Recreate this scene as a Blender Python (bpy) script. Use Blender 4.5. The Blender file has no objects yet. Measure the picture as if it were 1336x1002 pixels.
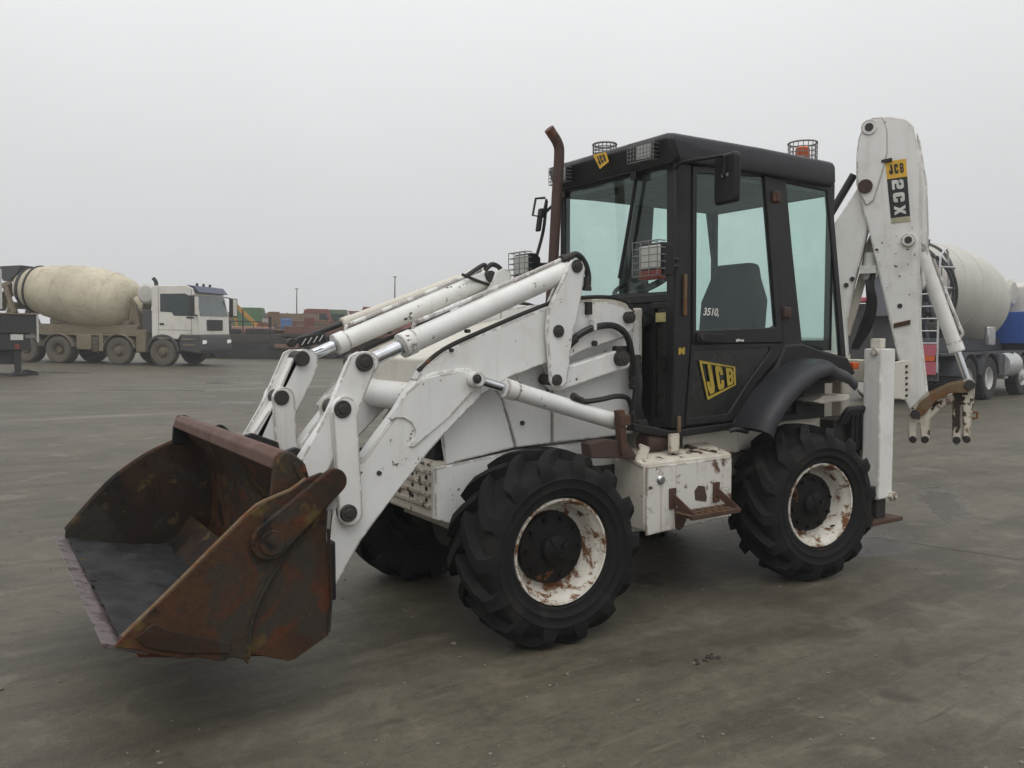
import bpy, bmesh, math, random
from mathutils import Vector, Matrix, noise
rnd = random.Random(7)
R = math.radians
scene = bpy.context.scene
COL = scene.collection

# ------------------------------------------------------------------ camera
CW, CH = 1336.0, 1002.0
CAM = Vector((-2.40956, -4.06253, 1.54297)); FPX = 1077.82
YAW, PITCH, ROLL = 0.58315, -0.05639, 0.00157
_f = Vector((math.sin(YAW)*math.cos(PITCH), math.cos(YAW)*math.cos(PITCH), math.sin(PITCH)))
_r = Vector((math.cos(YAW), -math.sin(YAW), 0)); _d = _f.cross(_r)
_r2 = math.cos(ROLL)*_r + math.sin(ROLL)*_d
_d2 = -math.sin(ROLL)*_r + math.cos(ROLL)*_d
cam = bpy.data.cameras.new('camera'); cob = bpy.data.objects.new('camera', cam); COL.objects.link(cob)
cob.matrix_world = Matrix(((_r2.x, -_d2.x, -_f.x, CAM.x), (_r2.y, -_d2.y, -_f.y, CAM.y), (_r2.z, -_d2.z, -_f.z, CAM.z), (0, 0, 0, 1)))
cam.sensor_width = 36.0; cam.lens = 36.0*FPX/CW; cam.clip_start = 0.05; cam.clip_end = 3000
scene.camera = cob

# ------------------------------------------------------------------ sky, sun, exposure
SUN_EL, SUN_AZ = R(58), R(215)
world = bpy.data.worlds.new('World'); scene.world = world; world.use_nodes = True
wn = world.node_tree; wn.nodes.clear()
w_out = wn.nodes.new('ShaderNodeOutputWorld'); w_bg = wn.nodes.new('ShaderNodeBackground')
w_sky = wn.nodes.new('ShaderNodeTexSky'); w_sky.sky_type = 'NISHITA'; w_sky.sun_disc = False
w_sky.sun_elevation = SUN_EL; w_sky.sun_rotation = SUN_AZ
w_hs = wn.nodes.new('ShaderNodeHueSaturation'); w_hs.inputs['Saturation'].default_value = 0.12
w_tc = wn.nodes.new('ShaderNodeTexCoord'); w_sep = wn.nodes.new('ShaderNodeSeparateXYZ')
w_ramp = wn.nodes.new('ShaderNodeValToRGB')                       # overcast: brighter towards the zenith
w_noise = wn.nodes.new('ShaderNodeTexNoise'); w_noise.inputs['Scale'].default_value = 1.6; w_noise.inputs['Detail'].default_value = 3
w_mix = wn.nodes.new('ShaderNodeMixRGB'); w_mix.inputs[0].default_value = 0.92
w_mul = wn.nodes.new('ShaderNodeMixRGB'); w_mul.blend_type = 'MULTIPLY'; w_mul.inputs[0].default_value = 1.0
w_nr = wn.nodes.new('ShaderNodeMapRange'); w_nr.inputs[1].default_value = 0.3; w_nr.inputs[2].default_value = 0.7
w_nr.inputs[3].default_value = 0.965; w_nr.inputs[4].default_value = 1.035
cr = w_ramp.color_ramp
cr.elements[0].position = 0.0; cr.elements[0].color = (0.47, 0.475, 0.485, 1)
cr.elements[1].position = 1.0; cr.elements[1].color = (1.25, 1.255, 1.26, 1)
e = cr.elements.new(0.18); e.color = (0.565, 0.57, 0.575, 1)
e = cr.elements.new(0.40); e.color = (0.735, 0.74, 0.745, 1)
w_sc = wn.nodes.new('ShaderNodeVectorMath'); w_sc.operation = 'SCALE'; w_sc.inputs['Scale'].default_value = 10.0
L = wn.links
L.new(w_sky.outputs[0], w_hs.inputs['Color']); L.new(w_tc.outputs['Generated'], w_sep.inputs[0])
L.new(w_sep.outputs['Z'], w_ramp.inputs[0]); L.new(w_tc.outputs['Generated'], w_noise.inputs['Vector'])
L.new(w_noise.outputs['Fac'], w_nr.inputs[0]); L.new(w_ramp.outputs[0], w_sc.inputs[0])
L.new(w_sc.outputs[0], w_mul.inputs[1]); L.new(w_nr.outputs[0], w_mul.inputs[2])
L.new(w_hs.outputs[0], w_mix.inputs[1]); L.new(w_mul.outputs[0], w_mix.inputs[2])
L.new(w_mix.outputs[0], w_bg.inputs['Color']); w_bg.inputs['Strength'].default_value = 0.1
L.new(w_bg.outputs[0], w_out.inputs['Surface'])
sun = bpy.data.lights.new('sun', 'SUN'); sun.energy = 0.6; sun.angle = R(40); sun.color = (1.0, 0.97, 0.93)
sob = bpy.data.objects.new('sun', sun); COL.objects.link(sob)
sob.rotation_euler = (R(90)-SUN_EL, 0, math.pi-SUN_AZ); sob.location = (0, 0, 30)
scene.view_settings.view_transform = 'Standard'; scene.view_settings.look = 'None'
scene.view_settings.exposure = 0.34; scene.view_settings.gamma = 1.0; scene.view_settings.use_curve_mapping = False
scene.render.engine = 'CYCLES'
scene.cycles.use_denoising = True
scene.cycles.max_bounces = 10; scene.cycles.transparent_max_bounces = 24
scene.cycles.volume_bounces = 0

# ------------------------------------------------------------------ pixel / terrain helpers
def ray(px, py):
    return _r2*((px-CW/2)/FPX) + _d2*((py-CH/2)/FPX) + _f
def at(px, py, ax, v):
    """the point seen at a pixel of the photograph that lies on the plane ax = v"""
    d = ray(px, py); i = 'xyz'.index(ax)
    return CAM + d*((v-CAM[i])/d[i])
def gz(x, y):
    u = -.448*(x-CAM.x) + .894*(y-CAM.y); t = u-7
    return .012*(t+math.sqrt(t*t+9))
def at_ground(px, py):
    d = ray(px, py); lo, hi = 1.0, 400.0
    for _ in range(50):
        m = (lo+hi)/2; q = CAM+d*m
        if q.z > gz(q.x, q.y): lo = m
        else: hi = m
    return CAM+d*lo
def prof(pts, y):
    return [(q.x, q.z) for q in (at(a, b, 'y', y) for a, b in pts)]

# ------------------------------------------------------------------ materials
def _n(nt, t, **kw):
    n = nt.nodes.new(t)
    for k, v in kw.items():
        if k in n.inputs: n.inputs[k].default_value = v
        else: setattr(n, k, v)
    return n
def _c(c): return (c[0], c[1], c[2], 1.0)
def noise_n(nt, vec, scale, detail=4, rough=.6, dist=0.0):
    n = _n(nt, 'ShaderNodeTexNoise', Scale=scale, Detail=detail, Roughness=rough, Distortion=dist)
    nt.links.new(vec, n.inputs['Vector']); return n.outputs['Fac']
def maprange(nt, v, a, b, c=0., d=1.):
    n = _n(nt, 'ShaderNodeMapRange'); n.interpolation_type = 'SMOOTHSTEP'
    nt.links.new(v, n.inputs[0])
    for i, x in enumerate((a, b, c, d)): n.inputs[i+1].default_value = x
    return n.outputs[0]
def math_n(nt, op, a, b):
    n = _n(nt, 'ShaderNodeMath', operation=op)
    for i, x in enumerate((a, b)):
        if isinstance(x, (int, float)): n.inputs[i].default_value = x
        else: nt.links.new(x, n.inputs[i])
    return n.outputs[0]
def mixc(nt, fac, a, b, mode='MIX'):
    n = _n(nt, 'ShaderNodeMixRGB', blend_type=mode)
    for i, x in enumerate((fac, a, b)):
        if isinstance(x, (int, float)): n.inputs[i].default_value = x
        elif isinstance(x, tuple): n.inputs[i].default_value = _c(x)
        else: nt.links.new(x, n.inputs[i])
    return n.outputs[0]
def base_mat(name):
    m = bpy.data.materials.new(name); m.use_nodes = True; nt = m.node_tree
    return m, nt, nt.nodes['Principled BSDF']
def worn(name, base, rough=.5, metal=0., dirt=.35, dirtcol=(.16, .13, .09), chips=.0, chipcol=(.035, .02, .013), chipscale=16.,
         streak=.25, rust=0., rustcol=(.17, .065, .022), bump=.12, bscale=60., var=.1, wear=0., spec=.5, scale=1.):
    m, nt, P = base_mat(name)
    tc = _n(nt, 'ShaderNodeTexCoord'); mp = _n(nt, 'ShaderNodeMapping'); mp.inputs['Scale'].default_value = (scale,)*3
    nt.links.new(tc.outputs['Object'], mp.inputs['Vector']); v = mp.outputs[0]
    c = base
    n1 = noise_n(nt, v, 1.3, 3); n2 = noise_n(nt, v, 6.5, 6, .68)
    if var: c = mixc(nt, maprange(nt, n1, .35, .65), base, tuple(x*(1-var) for x in base))
    if dirt:
        d = math_n(nt, 'MULTIPLY', maprange(nt, n2, .45, .75), maprange(nt, n1, .3, .7, .35, 1.))
        c = mixc(nt, math_n(nt, 'MULTIPLY', d, dirt), c, dirtcol)
    if streak:
        ms = _n(nt, 'ShaderNodeMapping'); ms.inputs['Scale'].default_value = (22*scale, 22*scale, 1.1*scale)
        nt.links.new(tc.outputs['Object'], ms.inputs['Vector'])
        ns = noise_n(nt, ms.outputs[0], 1.0, 4, .6)
        c = mixc(nt, math_n(nt, 'MULTIPLY', maprange(nt, ns, .52, .78), streak), c, dirtcol)
    rg = None
    if rust:
        nr = noise_n(nt, v, 5.5, 7, .7, .4); nr2 = noise_n(nt, v, 24, 4, .6)
        fr = maprange(nt, nr, .62-.25*rust, .70-.22*rust)
        rc = mixc(nt, nr2, tuple(x*.35 for x in rustcol), tuple(min(1, x*1.35) for x in rustcol))
        c = mixc(nt, fr, c, rc); rg = fr
    if chips:
        nc = noise_n(nt, v, chipscale, 5, .62); ncl = noise_n(nt, v, 2.6, 2)
        th = math_n(nt, 'ADD', nc, maprange(nt, ncl, .35, .75, -.09, .07))
        fc = maprange(nt, th, .735-.12*chips, .755-.12*chips)
        halo = maprange(nt, th, .69-.12*chips, .755-.12*chips)
        c = mixc(nt, math_n(nt, 'MULTIPLY', halo, .35), c, (.26, .15, .07))
        c = mixc(nt, fc, c, chipcol); rg = fc if rg is None else math_n(nt, 'MAXIMUM', rg, fc)
    if wear:
        bv = _n(nt, 'ShaderNodeBevel', samples=3, Radius=.018)
        ge = _n(nt, 'ShaderNodeNewGeometry'); dt = _n(nt, 'ShaderNodeVectorMath', operation='DOT_PRODUCT')
        nt.links.new(bv.outputs[0], dt.inputs[0]); nt.links.new(ge.outputs['Normal'], dt.inputs[1])
        ed = maprange(nt, dt.outputs['Value'], .90, .99, 1., 0.)
        ne = noise_n(nt, v, 9, 6, .7)
        fe = math_n(nt, 'MULTIPLY', ed, maprange(nt, ne, .60-.12*wear, .66-.12*wear))
        c = mixc(nt, fe, c, (.10, .05, .025)); rg = fe if rg is None else math_n(nt, 'MAXIMUM', rg, fe)
    nt.links.new(c, P.inputs['Base Color']) if not isinstance(c, tuple) else setattr(P.inputs['Base Color'], 'default_value', _c(c))
    rr = maprange(nt, n2, .3, .7, rough-.07, rough+.12)
    if rg is not None: rr = math_n(nt, 'MAXIMUM', rr, math_n(nt, 'MULTIPLY', rg, .85))
    nt.links.new(rr, P.inputs['Roughness'])
    P.inputs['Metallic'].default_value = metal; P.inputs['Specular IOR Level'].default_value = spec
    if bump:
        nb = noise_n(nt, v, bscale, 4, .6); b = _n(nt, 'ShaderNodeBump', Strength=bump, Distance=.004)
        h = nb if rg is None else math_n(nt, 'SUBTRACT', nb, math_n(nt, 'MULTIPLY', rg, .5))
        nt.links.new(h, b.inputs['Height']); nt.links.new(b.outputs[0], P.inputs['Normal'])
    return m
def plain(name, col, rough=.6, metal=0., emit=0., spec=.5):
    m, nt, P = base_mat(name)
    tc = _n(nt, 'ShaderNodeTexCoord'); n = noise_n(nt, tc.outputs['Object'], 12, 4)
    c = mixc(nt, maprange(nt, n, .35, .7), col, tuple(x*.75 for x in col))
    nt.links.new(c, P.inputs['Base Color']); P.inputs['Roughness'].default_value = rough
    P.inputs['Metallic'].default_value = metal; P.inputs['Specular IOR Level'].default_value = spec
    if emit:
        P.inputs['Emission Color'].default_value = _c(col); P.inputs['Emission Strength'].default_value = emit
    return m
def glass(name, tint, refl=1.0, dust=.08):
    m = bpy.data.materials.new(name); m.use_nodes = True; nt = m.node_tree; nt.nodes.clear()
    o = _n(nt, 'ShaderNodeOutputMaterial'); tr = _n(nt, 'ShaderNodeBsdfTransparent'); tr.inputs[0].default_value = _c(tint)
    gl = _n(nt, 'ShaderNodeBsdfGlossy', Roughness=.03); gl.inputs[0].default_value = (.85, 1, .97, 1)
    df = _n(nt, 'ShaderNodeBsdfDiffuse'); df.inputs[0].default_value = (.22, .25, .235, 1)
    tc = _n(nt, 'ShaderNodeTexCoord'); nz = noise_n(nt, tc.outputs['Object'], 3.5, 5, .65)
    fr = _n(nt, 'ShaderNodeFresnel', IOR=1.45)
    m1 = _n(nt, 'ShaderNodeMixShader'); m2 = _n(nt, 'ShaderNodeMixShader')
    nt.links.new(maprange(nt, nz, .3, .75, dust*.4, dust*1.6), m1.inputs[0])
    nt.links.new(tr.outputs[0], m1.inputs[1]); nt.links.new(df.outputs[0], m1.inputs[2])
    ge = _n(nt, 'ShaderNodeNewGeometry')          # a pane reflects at its outer face only
    nt.links.new(math_n(nt, 'MULTIPLY', math_n(nt, 'MULTIPLY', fr.outputs[0], refl), math_n(nt, 'SUBTRACT', 1.0, ge.outputs['Backfacing'])), m2.inputs[0])
    nt.links.new(m1.outputs[0], m2.inputs[1]); nt.links.new(gl.outputs[0], m2.inputs[2])
    nt.links.new(m2.outputs[0], o.inputs['Surface']); return m

M = {}
M['white'] = worn('worn_white_paint', (.72, .715, .69), .42, dirt=.36, dirtcol=(.33, .28, .21), chips=.62, chipscale=22, streak=.25, wear=1.4)
M['arm_white'] = worn('loader_arm_white_paint', (.73, .73, .71), .40, dirt=.30, dirtcol=(.36, .32, .25), chips=.56, chipscale=28, streak=.2, wear=1.3)
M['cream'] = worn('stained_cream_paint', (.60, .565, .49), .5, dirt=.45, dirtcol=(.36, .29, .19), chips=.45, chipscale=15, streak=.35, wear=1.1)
M['bonnet'] = worn('dirty_white_bonnet_paint', (.60, .575, .51), .5, dirt=.4, dirtcol=(.36, .29, .2), chips=.3, chipscale=15, streak=.3)
M['boxwhite'] = worn('rust_streaked_white_paint', (.63, .615, .57), .5, dirt=.45, dirtcol=(.30, .23, .16), chips=.55, chipscale=14, streak=.8, rust=.27, rustcol=(.11, .05, .022), wear=1.5)
M['chip_white'] = worn('badly_chipped_cream_paint', (.60, .56, .47), .5, dirt=.5, dirtcol=(.27, .21, .13), chips=1.5, chipcol=(.02, .014, .01), chipscale=13, streak=.4, rust=.16, wear=1.6)
M['rim'] = worn('rusty_white_rim_paint', (.64, .61, .54), .5, dirt=.5, dirtcol=(.30, .22, .13), chips=.3, streak=0, rust=.56, rustcol=(.17, .07, .022), scale=2.1)
M['black'] = worn('black_plastic', (.012, .012, .013), .55, dirt=.3, dirtcol=(.035, .032, .03), streak=.2, bump=.2, bscale=120, spec=.3)
M['cabblack'] = worn('black_cab_paint', (.011, .011, .0115), .42, dirt=.35, dirtcol=(.04, .035, .03), chips=.12, chipcol=(.07, .042, .025), streak=.25, bump=.06, spec=.35)
M['fender'] = worn('faded_black_mudguard_plastic', (.020, .021, .025), .48, dirt=.4, dirtcol=(.045, .044, .043), streak=.1, bump=.25, bscale=140, spec=.4)
M['doorlow'] = worn('dusty_dark_lower_door_pane', (.012, .015, .013), .22, dirt=.5, dirtcol=(.035, .033, .028), streak=.35, bump=.03)
M['rubber'] = worn('dusty_tyre_rubber', (.0075, .0075, .008), .8, dirt=.95, dirtcol=(.034, .031, .027), streak=0, bump=.5, bscale=45, spec=.25)
M['dark'] = worn('oily_dark_steel', (.014, .013, .012), .6, dirt=.5, dirtcol=(.04, .03, .022), streak=.2, rust=.1, bump=.2)
M['hub'] = worn('black_hub_steel', (.006, .0056, .0055), .65, spec=.25, dirt=.4, dirtcol=(.022, .014, .010), streak=0, rust=.05, bump=.3)
M['rust'] = worn('rusted_step_steel', (.070, .034, .020), .85, dirt=.6, dirtcol=(.025, .015, .011), streak=.3, rust=.35, rustcol=(.12, .055, .022), bump=.5)
M['lever'] = worn('rusty_peeling_lever_paint', (.15, .10, .055), .75, dirt=.5, dirtcol=(.08, .045, .022), chips=.6, rust=.55, rustcol=(.17, .075, .025), bump=.4)
M['exhaust'] = worn('rusty_brown_exhaust_steel', (.060, .034, .027), .8, dirt=.6, dirtcol=(.03, .022, .02), streak=.4, rust=.25, rustcol=(.14, .065, .04), bump=.35)
M['chrome'] = plain('chromed_ram_rod', (.62, .64, .66), .16, 1.0)
M['pin'] = worn('greasy_pin_steel', (.045, .04, .036), .6, metal=.3, dirt=.6, dirtcol=(.02, .018, .015), streak=0, bump=.4)
M['hose'] = plain('black_hose_rubber', (.014, .014, .015), .5)
M['glass'] = glass('tinted_cab_glass', (.89, .955, .94), 1.3, .028)
M['glass_green'] = glass('green_cab_glass', (.86, .955, .925), 1.3, .03)
M['lens'] = worn('ribbed_headlight_lens', (.50, .50, .47), .15, dirt=.2, streak=.5, bump=.5, bscale=70)
M['reflector'] = plain('silver_lamp_reflector', (.45, .46, .46), .25, .9)
M['amber'] = plain('amber_lamp_plastic', (.55, .10, .015), .25)
M['redlamp'] = plain('dull_red_lamp_plastic', (.22, .045, .03), .3)
M['wire'] = plain('grey_wire_mesh', (.20, .20, .195), .5, .3)
M['yellow'] = plain('yellow_decal', (.68, .40, .03), .5)
M['faded_yellow'] = worn('faded_yellow_decal', (.42, .30, .035), .5, dirt=.5, dirtcol=(.06, .05, .02), streak=.2, bump=0)
M['decal_black'] = plain('black_decal', (.012, .012, .013), .45)
M['decal_pale'] = plain('pale_decal_strip', (.38, .36, .24), .5)
M['decal_white'] = plain('white_decal_lettering', (.62, .62, .58), .5)
M['seat'] = plain('dark_seat_cloth', (.030, .033, .034), .9)
M['lining'] = plain('grey_cab_lining', (.15, .16, .155), .85)
M['cabyellow'] = plain('pale_yellow_label', (.45, .40, .18), .6)
M['hivis'] = plain('green_yellow_cloth', (.33, .45, .06), .8)
M['bluecloth'] = plain('blue_cloth', (.05, .12, .32), .8)

# ------------------------------------------------------------------ mesh helpers
def bm_new(): return bmesh.new()
def _ngon(bm, vs):
    try: return bm.faces.new(vs)
    except ValueError: return None
def prism_axis(bm, pts, a0, a1, axis='y'):
    def mk(p, a):
        if axis == 'y': return (p[0], a, p[1])
        if axis == 'x': return (a, p[0], p[1])
        return (p[0], p[1], a)
    A = [bm.verts.new(mk(p, a0)) for p in pts]; B = [bm.verts.new(mk(p, a1)) for p in pts]
    n = len(pts); _ngon(bm, A); _ngon(bm, B[::-1])
    for i in range(n): _ngon(bm, (A[i], B[i], B[(i+1) % n], A[(i+1) % n]))
def ring_axis(bm, outer, inner, a0, a1, axis='y'):
    def mk(p, a):
        if axis == 'y': return (p[0], a, p[1])
        if axis == 'x': return (a, p[0], p[1])
        return (p[0], p[1], a)
    n = len(outer)
    O0 = [bm.verts.new(mk(p, a0)) for p in outer]; O1 = [bm.verts.new(mk(p, a1)) for p in outer]
    I0 = [bm.verts.new(mk(p, a0)) for p in inner]; I1 = [bm.verts.new(mk(p, a1)) for p in inner]
    for i in range(n):
        j = (i+1) % n
        _ngon(bm, (O0[i], O0[j], I0[j], I0[i])); _ngon(bm, (O1[j], O1[i], I1[i], I1[j]))
        _ngon(bm, (O0[j], O0[i], O1[i], O1[j])); _ngon(bm, (I0[i], I0[j], I1[j], I1[i]))
def box(bm, x0, x1, y0, y1, z0, z1): prism_axis(bm, [(x0, z0), (x1, z0), (x1, z1), (x0, z1)], y0, y1)
def obox(bm, c, size, mat=None):
    m = Matrix.Translation(Vector(c)) @ (mat.to_4x4() if mat is not None else Matrix()) @ Matrix.Diagonal((*size, 1))
    bmesh.ops.create_cube(bm, size=1, matrix=m)
def basis(d):
    d = Vector(d).normalized(); u = d.cross(Vector((0, 0, 1)))
    if u.length < 1e-3: u = d.cross(Vector((1, 0, 0)))
    u.normalize(); return d, u, u.cross(d)
def cyl(bm, a, b, r, r2=None, n=20, cap=True):
    a, b = Vector(a), Vector(b); r2 = r if r2 is None else r2; d, u, v = basis(b-a)
    A = [bm.verts.new(a+(u*math.cos(t)+v*math.sin(t))*r) for t in (2*math.pi*i/n for i in range(n))]
    B = [bm.verts.new(b+(u*math.cos(t)+v*math.sin(t))*r2) for t in (2*math.pi*i/n for i in range(n))]
    for i in range(n): _ngon(bm, (A[i], A[(i+1) % n], B[(i+1) % n], B[i]))
    if cap: _ngon(bm, A[::-1]); _ngon(bm, B)
def bar(bm, a, b, w, h, up=(0, 0, 1)):
    """rectangular bar between two points, w across, h along up"""
    a, b = Vector(a), Vector(b); d = (b-a).normalized(); s = d.cross(Vector(up))
    if s.length < 1e-3: s = d.cross(Vector((0, 1, 0)))
    s.normalize(); t = s.cross(d)
    q = [(-1, -1), (1, -1), (1, 1), (-1, 1)]
    A = [bm.verts.new(a+s*(w/2*i)+t*(h/2*j)) for i, j in q]; B = [bm.verts.new(b+s*(w/2*i)+t*(h/2*j)) for i, j in q]
    for i in range(4): _ngon(bm, (A[i], A[(i+1) % 4], B[(i+1) % 4], B[i]))
    _ngon(bm, A[::-1]); _ngon(bm, B)
def smooth_path(pts, k=5):
    pts = [Vector(p) for p in pts]
    if len(pts) < 3: return pts
    P = [pts[0]*2-pts[1]]+pts+[pts[-1]*2-pts[-2]]; out = []
    for i in range(1, len(P)-2):
        for j in range(k):
            t = j/k; a, b, c, d = P[i-1], P[i], P[i+1], P[i+2]
            out.append(.5*((2*b)+(-a+c)*t+(2*a-5*b+4*c-d)*t*t+(-a+3*b-3*c+d)*t*t*t))
    return out+[pts[-1]]
def tube(bm, pts, r, n=8, k=5):
    pts = smooth_path(pts, k) if k else [Vector(p) for p in pts]; prev = None; u = None
    rs = r if isinstance(r, (list, tuple)) else None
    for i, p in enumerate(pts):
        d = (pts[min(i+1, len(pts)-1)]-pts[max(i-1, 0)]).normalized()
        if u is None: _, u, _ = basis(d)
        u = (u-d*u.dot(d)).normalized(); v = d.cross(u)
        rr = r if rs is None else rs[0]+(rs[1]-rs[0])*i/(len(pts)-1)
        ring = [bm.verts.new(p+(u*math.cos(t)+v*math.sin(t))*rr) for t in (2*math.pi*j/n for j in range(n))]
        if prev:
            for j in range(n): _ngon(bm, (prev[j], prev[(j+1) % n], ring[(j+1) % n], ring[j]))
        else: _ngon(bm, ring[::-1])
        prev = ring
    _ngon(bm, prev)
def lathe(bm, pr, o, axis, n=32, close=False, cap=True):
    """pr: (radius, distance along axis)"""
    o = Vector(o); d, u, v = basis(axis); rings = []
    for r, h in pr:
        rings.append([bm.verts.new(o+d*h+(u*math.cos(t)+v*math.sin(t))*max(r, .0008)) for t in (2*math.pi*i/n for i in range(n))])
    for a, b in zip(rings, rings[1:]):
        for i in range(n): _ngon(bm, (a[i], a[(i+1) % n], b[(i+1) % n], b[i]))
    if close:
        a, b = rings[-1], rings[0]
        for i in range(n): _ngon(bm, (a[i], a[(i+1) % n], b[(i+1) % n], b[i]))
    elif cap:
        if pr[0][0] > .002: _ngon(bm, rings[0][::-1])
        if pr[-1][0] > .002: _ngon(bm, rings[-1])
def sheet(bm, line, th, y0, y1):
    """bent plate: a polyline in XZ given a thickness, drawn out along Y"""
    n = len(line); off = []
    for i in range(n):
        a = Vector(line[max(i-1, 0)]); b = Vector(line[min(i+1, n-1)]); d = (b-a).normalized(); off.append((line[i][0]-d.y*th, line[i][1]+d.x*th))
    prism_axis(bm, list(line)+off[::-1], y0, y1)
def capsule(a, b, ra, rb, n=8):
    """outline of a plate with two round ends (XZ)"""
    a, b = Vector(a), Vector(b); t = math.atan2((b-a).y, (b-a).x); out = []
    for i in range(n+1):
        q = t+math.pi/2+math.pi*i/n; out.append((a.x+math.cos(q)*ra, a.y+math.sin(q)*ra))
    for i in range(n+1):
        q = t-math.pi/2+math.pi*i/n; out.append((b.x+math.cos(q)*rb, b.y+math.sin(q)*rb))
    return out
def xz(v): return (v.x, v.z)
SPLIT = {'side_window', 'headlight', 'mudguard_guard', 'door_handle', 'step', 'tail_light', 'side_locker', 'roof_lamp', 'roller', 'grille_bar', 'step_rail', 'tread_bar',
         'slide_bolt', 'edge_bolt', 'grease_plug', 'landing_leg', 'worn_grab_strip', 'stripe', 'mirror_cap', 'lift_arm', 'side_plate', 'wheel_arch', 'door', 'rubber_plug', 'end_bush', 'boom_pin', 'mirror_clamp', 'boom_hose', 'control_lever', 'number_lettering', 'hydraulic_hose'}
def islands(bm):
    seen = set(); out = []
    for v in bm.verts:
        if v in seen: continue
        st = [v]; seen.add(v); isl = []
        while st:
            a = st.pop(); isl.append(a)
            for e in a.link_edges:
                b = e.other_vert(a)
                if b not in seen: seen.add(b); st.append(b)
        out.append(isl)
    return out
def finish(name, bm, mat, parent=None, bev=0., seg=2, ang=35, label=None):
    if name in SPLIT:
        isl = islands(bm)
        if len(isl) > 1:
            bm.verts.index_update(); last = None
            for I in isl:
                b2 = bmesh.new(); mp = {v: b2.verts.new(v.co) for v in I}
                for f in {f for v in I for f in v.link_faces}: b2.faces.new([mp[v] for v in f.verts])
                last = _finish(name, b2, mat, parent, bev, seg, ang, label)
            bm.free(); return last
    return _finish(name, bm, mat, parent, bev, seg, ang, label)
def _finish(name, bm, mat, parent=None, bev=0., seg=2, ang=35, label=None):
    bmesh.ops.recalc_face_normals(bm, faces=bm.faces[:])
    me = bpy.data.meshes.new(name); bm.to_mesh(me); bm.free()
    o = bpy.data.objects.new(name, me); COL.objects.link(o)
    if mat is not None: me.materials.append(M[mat] if isinstance(mat, str) else mat)
    me.shade_smooth(); me.set_sharp_from_angle(angle=R(ang))
    if bev:
        b = o.modifiers.new('bevel', 'BEVEL'); b.width = bev; b.segments = seg; b.limit_method = 'ANGLE'; b.angle_limit = R(30)
    if parent: o.parent = parent
    if label: o['label'] = label
    return o
def empty(name, loc=(0, 0, 0), rz=0., parent=None):
    o = bpy.data.objects.new(name, None); COL.objects.link(o); o.location = loc; o.rotation_euler = (0, 0, rz)
    o.empty_display_size = .2
    if parent: o.parent = parent
    return o
def tag(o, label, cat, group=None):
    o['label'] = label; o['category'] = cat
    if group: o['group'] = group
    return o
def clone(o, parent=None):
    c = o.copy(); COL.objects.link(c)
    if parent: c.parent = parent
    for ch in o.children: clone(ch, c)
    return c
GLYPH = {
 'J': [[(.5, 1), (1, 1), (1, .18), (.82, 0), (.18, 0), (0, .18), (0, .42), (.42, .42), (.42, .24), (.5, .24)]],
 'C': [[(0, .15), (.15, 0), (.85, 0), (1, .15), (1, .38), (.6, .38), (.6, .24), (.42, .24), (.42, .76), (.6, .76), (.6, .62), (1, .62), (1, .85), (.85, 1), (.15, 1), (0, .85)]],
 'B': [[(0, 0), (.4, 0), (.4, 1), (0, 1)], [(.4, .8), (.95, .8), (.83, 1), (.4, 1)], [(.4, .41), (.93, .41), (.93, .59), (.4, .59)], [(.4, 0), (.83, 0), (.95, .2), (.4, .2)],
       [(.62, .59), (1, .59), (1, .8), (.62, .8)], [(.62, .2), (1, .2), (1, .41), (.62, .41)]],
 '2': [[(0, 0), (1, 0), (1, .22), (.4, .22), (.4, .38), (.85, .38), (1, .53), (1, .85), (.85, 1), (.15, 1), (0, .85), (0, .66), (.36, .66), (.36, .78), (.62, .78), (.62, .6), (.15, .6), (0, .45)]],
 'X': [[(0, 0), (.36, 0), (.5, .3), (.64, 0), (1, 0), (.7, .5), (1, 1), (.64, 1), (.5, .7), (.36, 1), (0, 1), (.3, .5)]],
}
def quadpt(q, u, v):
    a, b, c, d = q; return (a*(1-u)+b*u)*(1-v)+(d*(1-u)+c*u)*v
def quad_poly(bm, q, poly, th, lift=0.):
    nrm = (q[1]-q[0]).cross(q[3]-q[0]).normalized()
    A = [bm.verts.new(quadpt(q, u, v)+nrm*lift) for u, v in poly]; B = [bm.verts.new(quadpt(q, u, v)+nrm*(lift+th)) for u, v in poly]
    n = len(poly); _ngon(bm, A[::-1]); _ngon(bm, B)
    for i in range(n): _ngon(bm, (A[i], A[(i+1) % n], B[(i+1) % n], B[i]))
def word(bm, q, s, th, lift, gap=.12):
    n = len(s); w = (1-gap*(n-1))/n
    for i, ch in enumerate(s):
        for poly in GLYPH[ch]: quad_poly(bm, q, [(i*(w+gap)+x*w, y) for x, y in poly], th, lift)

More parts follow.
